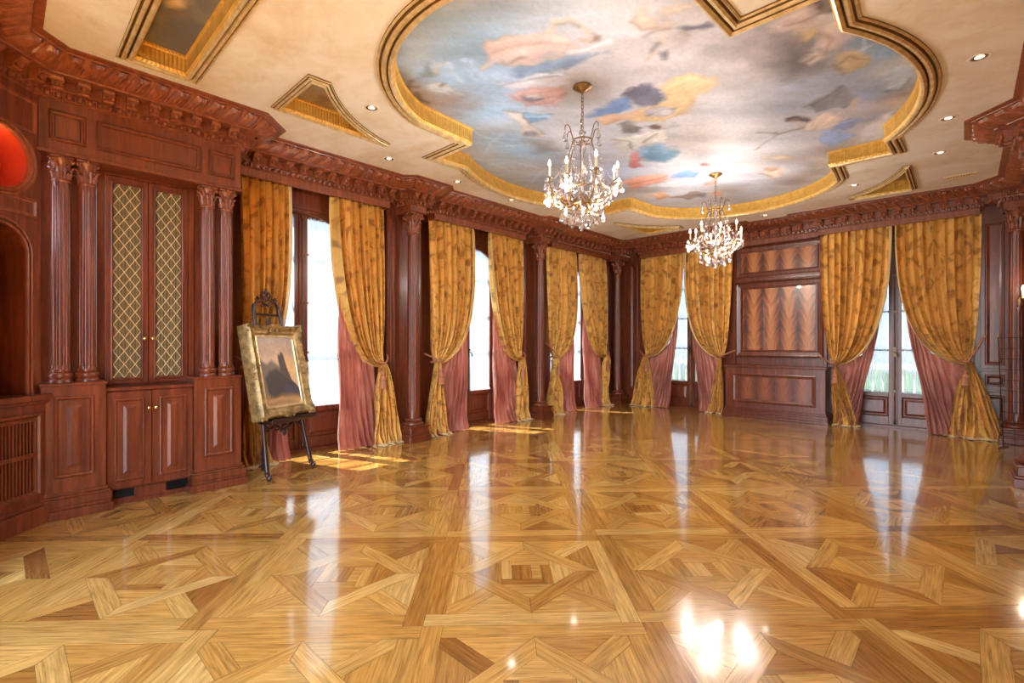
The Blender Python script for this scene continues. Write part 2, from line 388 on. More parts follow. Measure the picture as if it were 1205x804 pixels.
# ---------------------------------------------------------------- parquet floor
def clip(poly,a,b,c):      # keep a*x+b*y<=c
    out=[]
    for i in range(len(poly)):
        p,q=poly[i],poly[(i+1)%len(poly)]; dp=a*p[0]+b*p[1]-c; dq=a*q[0]+b*q[1]-c
        if dp<=0: out.append(p)
        if (dp<0<dq) or (dq<0<dp):
            t=dp/(dp-dq); out.append((p[0]+(q[0]-p[0])*t,p[1]+(q[1]-p[1])*t))
    return out
def panel_polys(p=1.09,w=.10):
    """Versailles-style panel, centred: list of (polygon, grain angle)"""
    R=[]; h=p/2; a=h-w
    for k in range(4):                                   # border strips, pinwheel
        P=[(-h,-h),(h-w,-h),(h-w,-h+w),(-h,-h+w)]
        R.append((k,P,0))
    d=a                                                  # diamond outer |x|+|y|=d
    wd=.10*math.sqrt(2); e=d-wd
    for k in range(4):                                   # diamond strip in quadrant +,+
        R.append((k,[(d,0),(0,d),(-wd*.5,d-wd*.5),(d-wd,0)] if False else [(d,0),(0,d),(0,e),(e,0)],-45))
        s=.05                                            # corner: strip along the diagonal and two triangles
        R.append((k,[(a,a-s*1.4),(a,a),(a-s*1.4,a),(d/2-s*.7,d/2+s*.7),(d/2+s*.7,d/2-s*.7)],45))
        R.append((k,[(d,0),(a,a-s*1.4),(d/2+s*.7,d/2-s*.7)],90)); R.append((k,[(0,d),(a-s*1.4,a),(d/2-s*.7,d/2+s*.7)],0))
    q=e/2
    for k in range(4):
        R.append((k,[(e,0),(q,q),(q,-q)],90))
        R.append((k,[(-q,-q),(q-.062,-q),(q-.062,-q+.062),(-q,-q+.062)],0))
    c=q-.062
    R.append((0,[(-c,-c),(-c/3,-c),(-c/3,c),(-c,c)],90)); R.append((0,[(-c/3,-c),(c/3,-c),(c/3,c),(-c/3,c)],90)); R.append((0,[(c/3,-c),(c,-c),(c,c),(c/3,c)],0))
    out=[]
    for k,P,g in R:
        a_=k*PI/2; ca,sa=math.cos(a_),math.sin(a_)
        out.append(([(x*ca-y*sa,x*sa+y*ca) for x,y in P],math.radians(g)+a_))
    return out
def make_floor():
    rnd=random.Random(3); mb=MB(); pp=panel_polys(); p=1.09; r=math.sqrt(.5)
    tones=[(194,142,68),(202,151,75),(212,164,88),(184,132,62),(172,118,52),(216,172,98),(158,104,46),(204,155,80)]
    x0,x1,y0,y1=XL-.2,XR+.05,-1.6,YB+.25
    for i in range(-10,14):
        for j in range(-10,14):
            ca=2.385+1.09*(i+.5); cb=.72+1.09*(j+.5)
            cx=(cb-ca)*r; cy=(cb+ca)*r
            if not (x0-1<cx<x1+1 and y0-1<cy<y1+1): continue
            for P,g in pp:
                W=[((u-v)*r+cx,(u+v)*r+cy) for u,v in P]
                for l in ((-1,0,-x0),(1,0,x1),(0,-1,-y0),(0,1,y1)):
                    if W: W=clip(W,*l)
                if len(W)<3: continue
                t=lin(tones[rnd.choices(range(8),(5,6,6,4,3,3,1.5,5))[0]]); f=rnd.uniform(.9,1.08); col=tuple(c*f for c in t)+(1,)
                gg=g+PI/4; cg,sg=math.cos(gg),math.sin(gg); ox,oy=rnd.uniform(0,50),rnd.uniform(0,50)
                mx=sum(q[0] for q in W)/len(W); my=sum(q[1] for q in W)/len(W); W=[(x+(mx-x)/max(.01,math.hypot(mx-x,my-y))*.0013,y+(my-y)/max(.01,math.hypot(mx-x,my-y))*.0013) for x,y in W]; n=mb.add([(x,y,0) for x,y in W])
                mb.face(range(n,n+len(W)),[(x*cg+y*sg+ox,-x*sg+y*cg+oy) for x,y in W],[col]*len(W))
    n=mb.add([(x0,y0,-.0012),(x1,y0,-.0012),(x1,y1,-.0012),(x0,y1,-.0012)]); mb.face(range(n,n+4),[(0,0),(1,0),(1,1),(0,1)],[(.06,.03,.012,1)]*4)
    o=mb.build('floor',PARQUET,fix=False); struct(o,'honey oak parquet floor laid in large interlaced square panels'); return o
make_floor()

# ---------------------------------------------------------------- ceiling with openings
MC=(-2.59,5.28)
def mural_loop():
    P=[]
    R=2.53; cx=-.08; yy=1.31; a0=math.asin(yy/R)
    end_c=1.92; er=1.55
    q=[]
    for i in range(13): a=-0+ a0*i/12; q.append((cx+R*math.cos(a),R*math.sin(a)))        # right lobe, upper half
    xs=q[-1][0]
    q+=[(xs+.02,1.86),(1.49,1.86)]
    b0=math.asin(0) ; st=math.acos(min(1,1.49/er))
    for i in range(1,19): a=st+(PI/2-st)*i/18; q.append((er*math.cos(a),end_c+er*math.sin(a)))
    up=q; L=up+[(-x,y) for x,y in up[::-1][1:]]
    L+= [(x,-y) for x,y in L[::-1][1:-1]]
    return [(MC[0]+x,MC[1]+y) for x,y in L]
ML=mural_loop()
def spandrel(sx,sy):
    q=[(-2.11,-3.61),(-1.31,-3.61),(-1.30,-3.42)]
    A=Vector((-1.30,-3.42)); B=Vector((-2.03,-2.38)); m=(A+B)/2; d=(B-A).normalized(); nrm=Vector((-d.y,d.x)); 
    if nrm.dot(Vector((-1,-1)))<0: nrm=-nrm
    for i in range(1,12):
        t=i/12; p=A.lerp(B,t)+nrm*(.11*4*t*(1-t)); q.append((p.x,p.y))
    q+=[(-2.03,-2.38),(-2.11,-2.38)]
    L=[(-2.60+x*sx,5.33+y*sy) for x,y in q]
    if sx*sy<0: L=L[::-1]
    return L
SP=[spandrel(1,1),spandrel(-1,-1),spandrel(1,-1)]
RC=[(-4.74,.60),(-2.6,.60),(-2.6,1.14),(-4.74,1.14)]
mb=MB()
loops=[[(XL,-.8),(XR+.1,-.8),(XR+.1,YB),(XL,YB)],ML]+SP+[RC]
VV=[[Vector((x,y,0)) for x,y in l] for l in loops]; flat=[p for l in VV for p in l]
mb.add([(p.x,p.y,H) for p in flat])
for t in tessellate_polygon(VV): mb.face(t)
o=mb.build('ceiling',PLASTER); struct(o,'pale marbled cream ceiling with gilded openings')

UMBER=simple('umber_in_grooves',(112,82,44),.55)  # darker brown on the groove and outer-edge faces of the rims
def rim(name,loop,label,z1,cove=GOLD,w=1.0,ht=None):
    d0=.13*w
    pr=[(-.13,0),(-.13,-.012),(-.118,-.020),(-.108,-.012),(-.104,-.001),(-.098,-.001),(-.094,-.022),(-.08,-.034),(-.064,-.034),(-.052,-.02),(-.05,-.004),(-.043,-.004),(-.04,-.03),(-.02,-.045),(-.004,-.038),(0,-.02),(0,0)]
    m1=MB(); sweep(m1,loop,[(d0+a*w,H+b) for a,b in pr],closed=True,uv=True)
    L_=len(pr)-1
    for k_ in range(len(m1.f)):
        if k_%L_ in (0,3,4,5,9,10,11): m1.m[k_]=1
    o1=m1.build(name,[GILT,UMBER],smooth=25,fix=False); struct(o1,label)
    m2=MB(); sweep(m2,loop,[(d0,H-.022),(d0+.014,H+.0),(d0+.012,H+.012),(d0+.006,H+.02),(d0+.006,z1-.03),(d0+.02,z1-.02),(d0+.02,z1)],closed=True,uv=True)
    o2=m2.build(name,cove,smooth=40,fix=False); struct(o2,'ribbed gold cove inside the '+label.split(' round ')[-1]); return o1,o2
rim('trim_1',ML,'pale gilt moulding round the large painted ceiling opening',3.76)
rim('trim_2',SP[0],'pale gilt moulding round the small curved coffer by the cabinet',3.74,w=.5)
rim('trim_3',SP[1],'pale gilt moulding round the small curved coffer near the right rear corner',3.74,w=.5)
rim('trim_4',SP[2],'pale gilt moulding round the small curved coffer near the left rear corner',3.74,w=.5)
rim('trim_5',RC,'pale gilt moulding round the rectangular coffer above the cabinet',3.745,w=.72)

# ---------------------------------------------------------------- fresco
BLOBS=[((-2.71,2.48),0.9,(158,184,205),1),((-3.37,2.67),0.7,(150,178,202),1),((-3.55,3.35),0.6,(165,195,218),1),((-4.11,4.32),0.7,(160,190,212),1),((-4.51,5.47),0.6,(165,175,185),0.9),((-3.84,2.84),0.35,(150,120,95),0.9),((-3.97,3.21),0.28,(140,100,70),0.9),((-3.67,2.48),0.25,(120,100,90),0.8),((-2.46,3.71),0.5,(195,198,208),0.8),((-1.93,3.67),0.7,(205,192,186),0.9),((-1.43,3.99),0.7,(200,190,188),0.9),((-1.85,4.72),0.8,(214,200,194),1),((-2.25,5.73),0.7,(222,206,194),1),((-1.6,5.18),0.6,(205,198,205),0.9),((-1.03,4.36),0.4,(145,135,135),0.9),((-0.46,4.67),0.5,(140,175,212),1),((-0.43,5.63),0.45,(160,178,205),1),((-0.85,5.23),0.5,(160,175,200),0.9),((-1.12,5.4),0.4,(175,180,195),0.9),((-0.29,5.86),0.28,(150,128,115),0.9),((-0.41,6.19),0.25,(200,178,155),0.8),((-1.89,6.8),0.6,(195,178,165),0.9),((-1.61,7.72),0.5,(170,150,135),0.9),((-1.09,6.98),0.35,(175,155,140),0.8),((-2.75,7.68),0.6,(170,150,135),0.9),((-3.61,6.86),0.6,(175,160,148),0.9),((-4.28,6.23),0.5,(165,160,160),0.8),((-3.27,4.93),0.5,(190,195,205),0.8),((-3.59,5.85),0.4,(160,178,205),0.8),((-0.64,6.48),0.3,(170,180,200),0.8)]
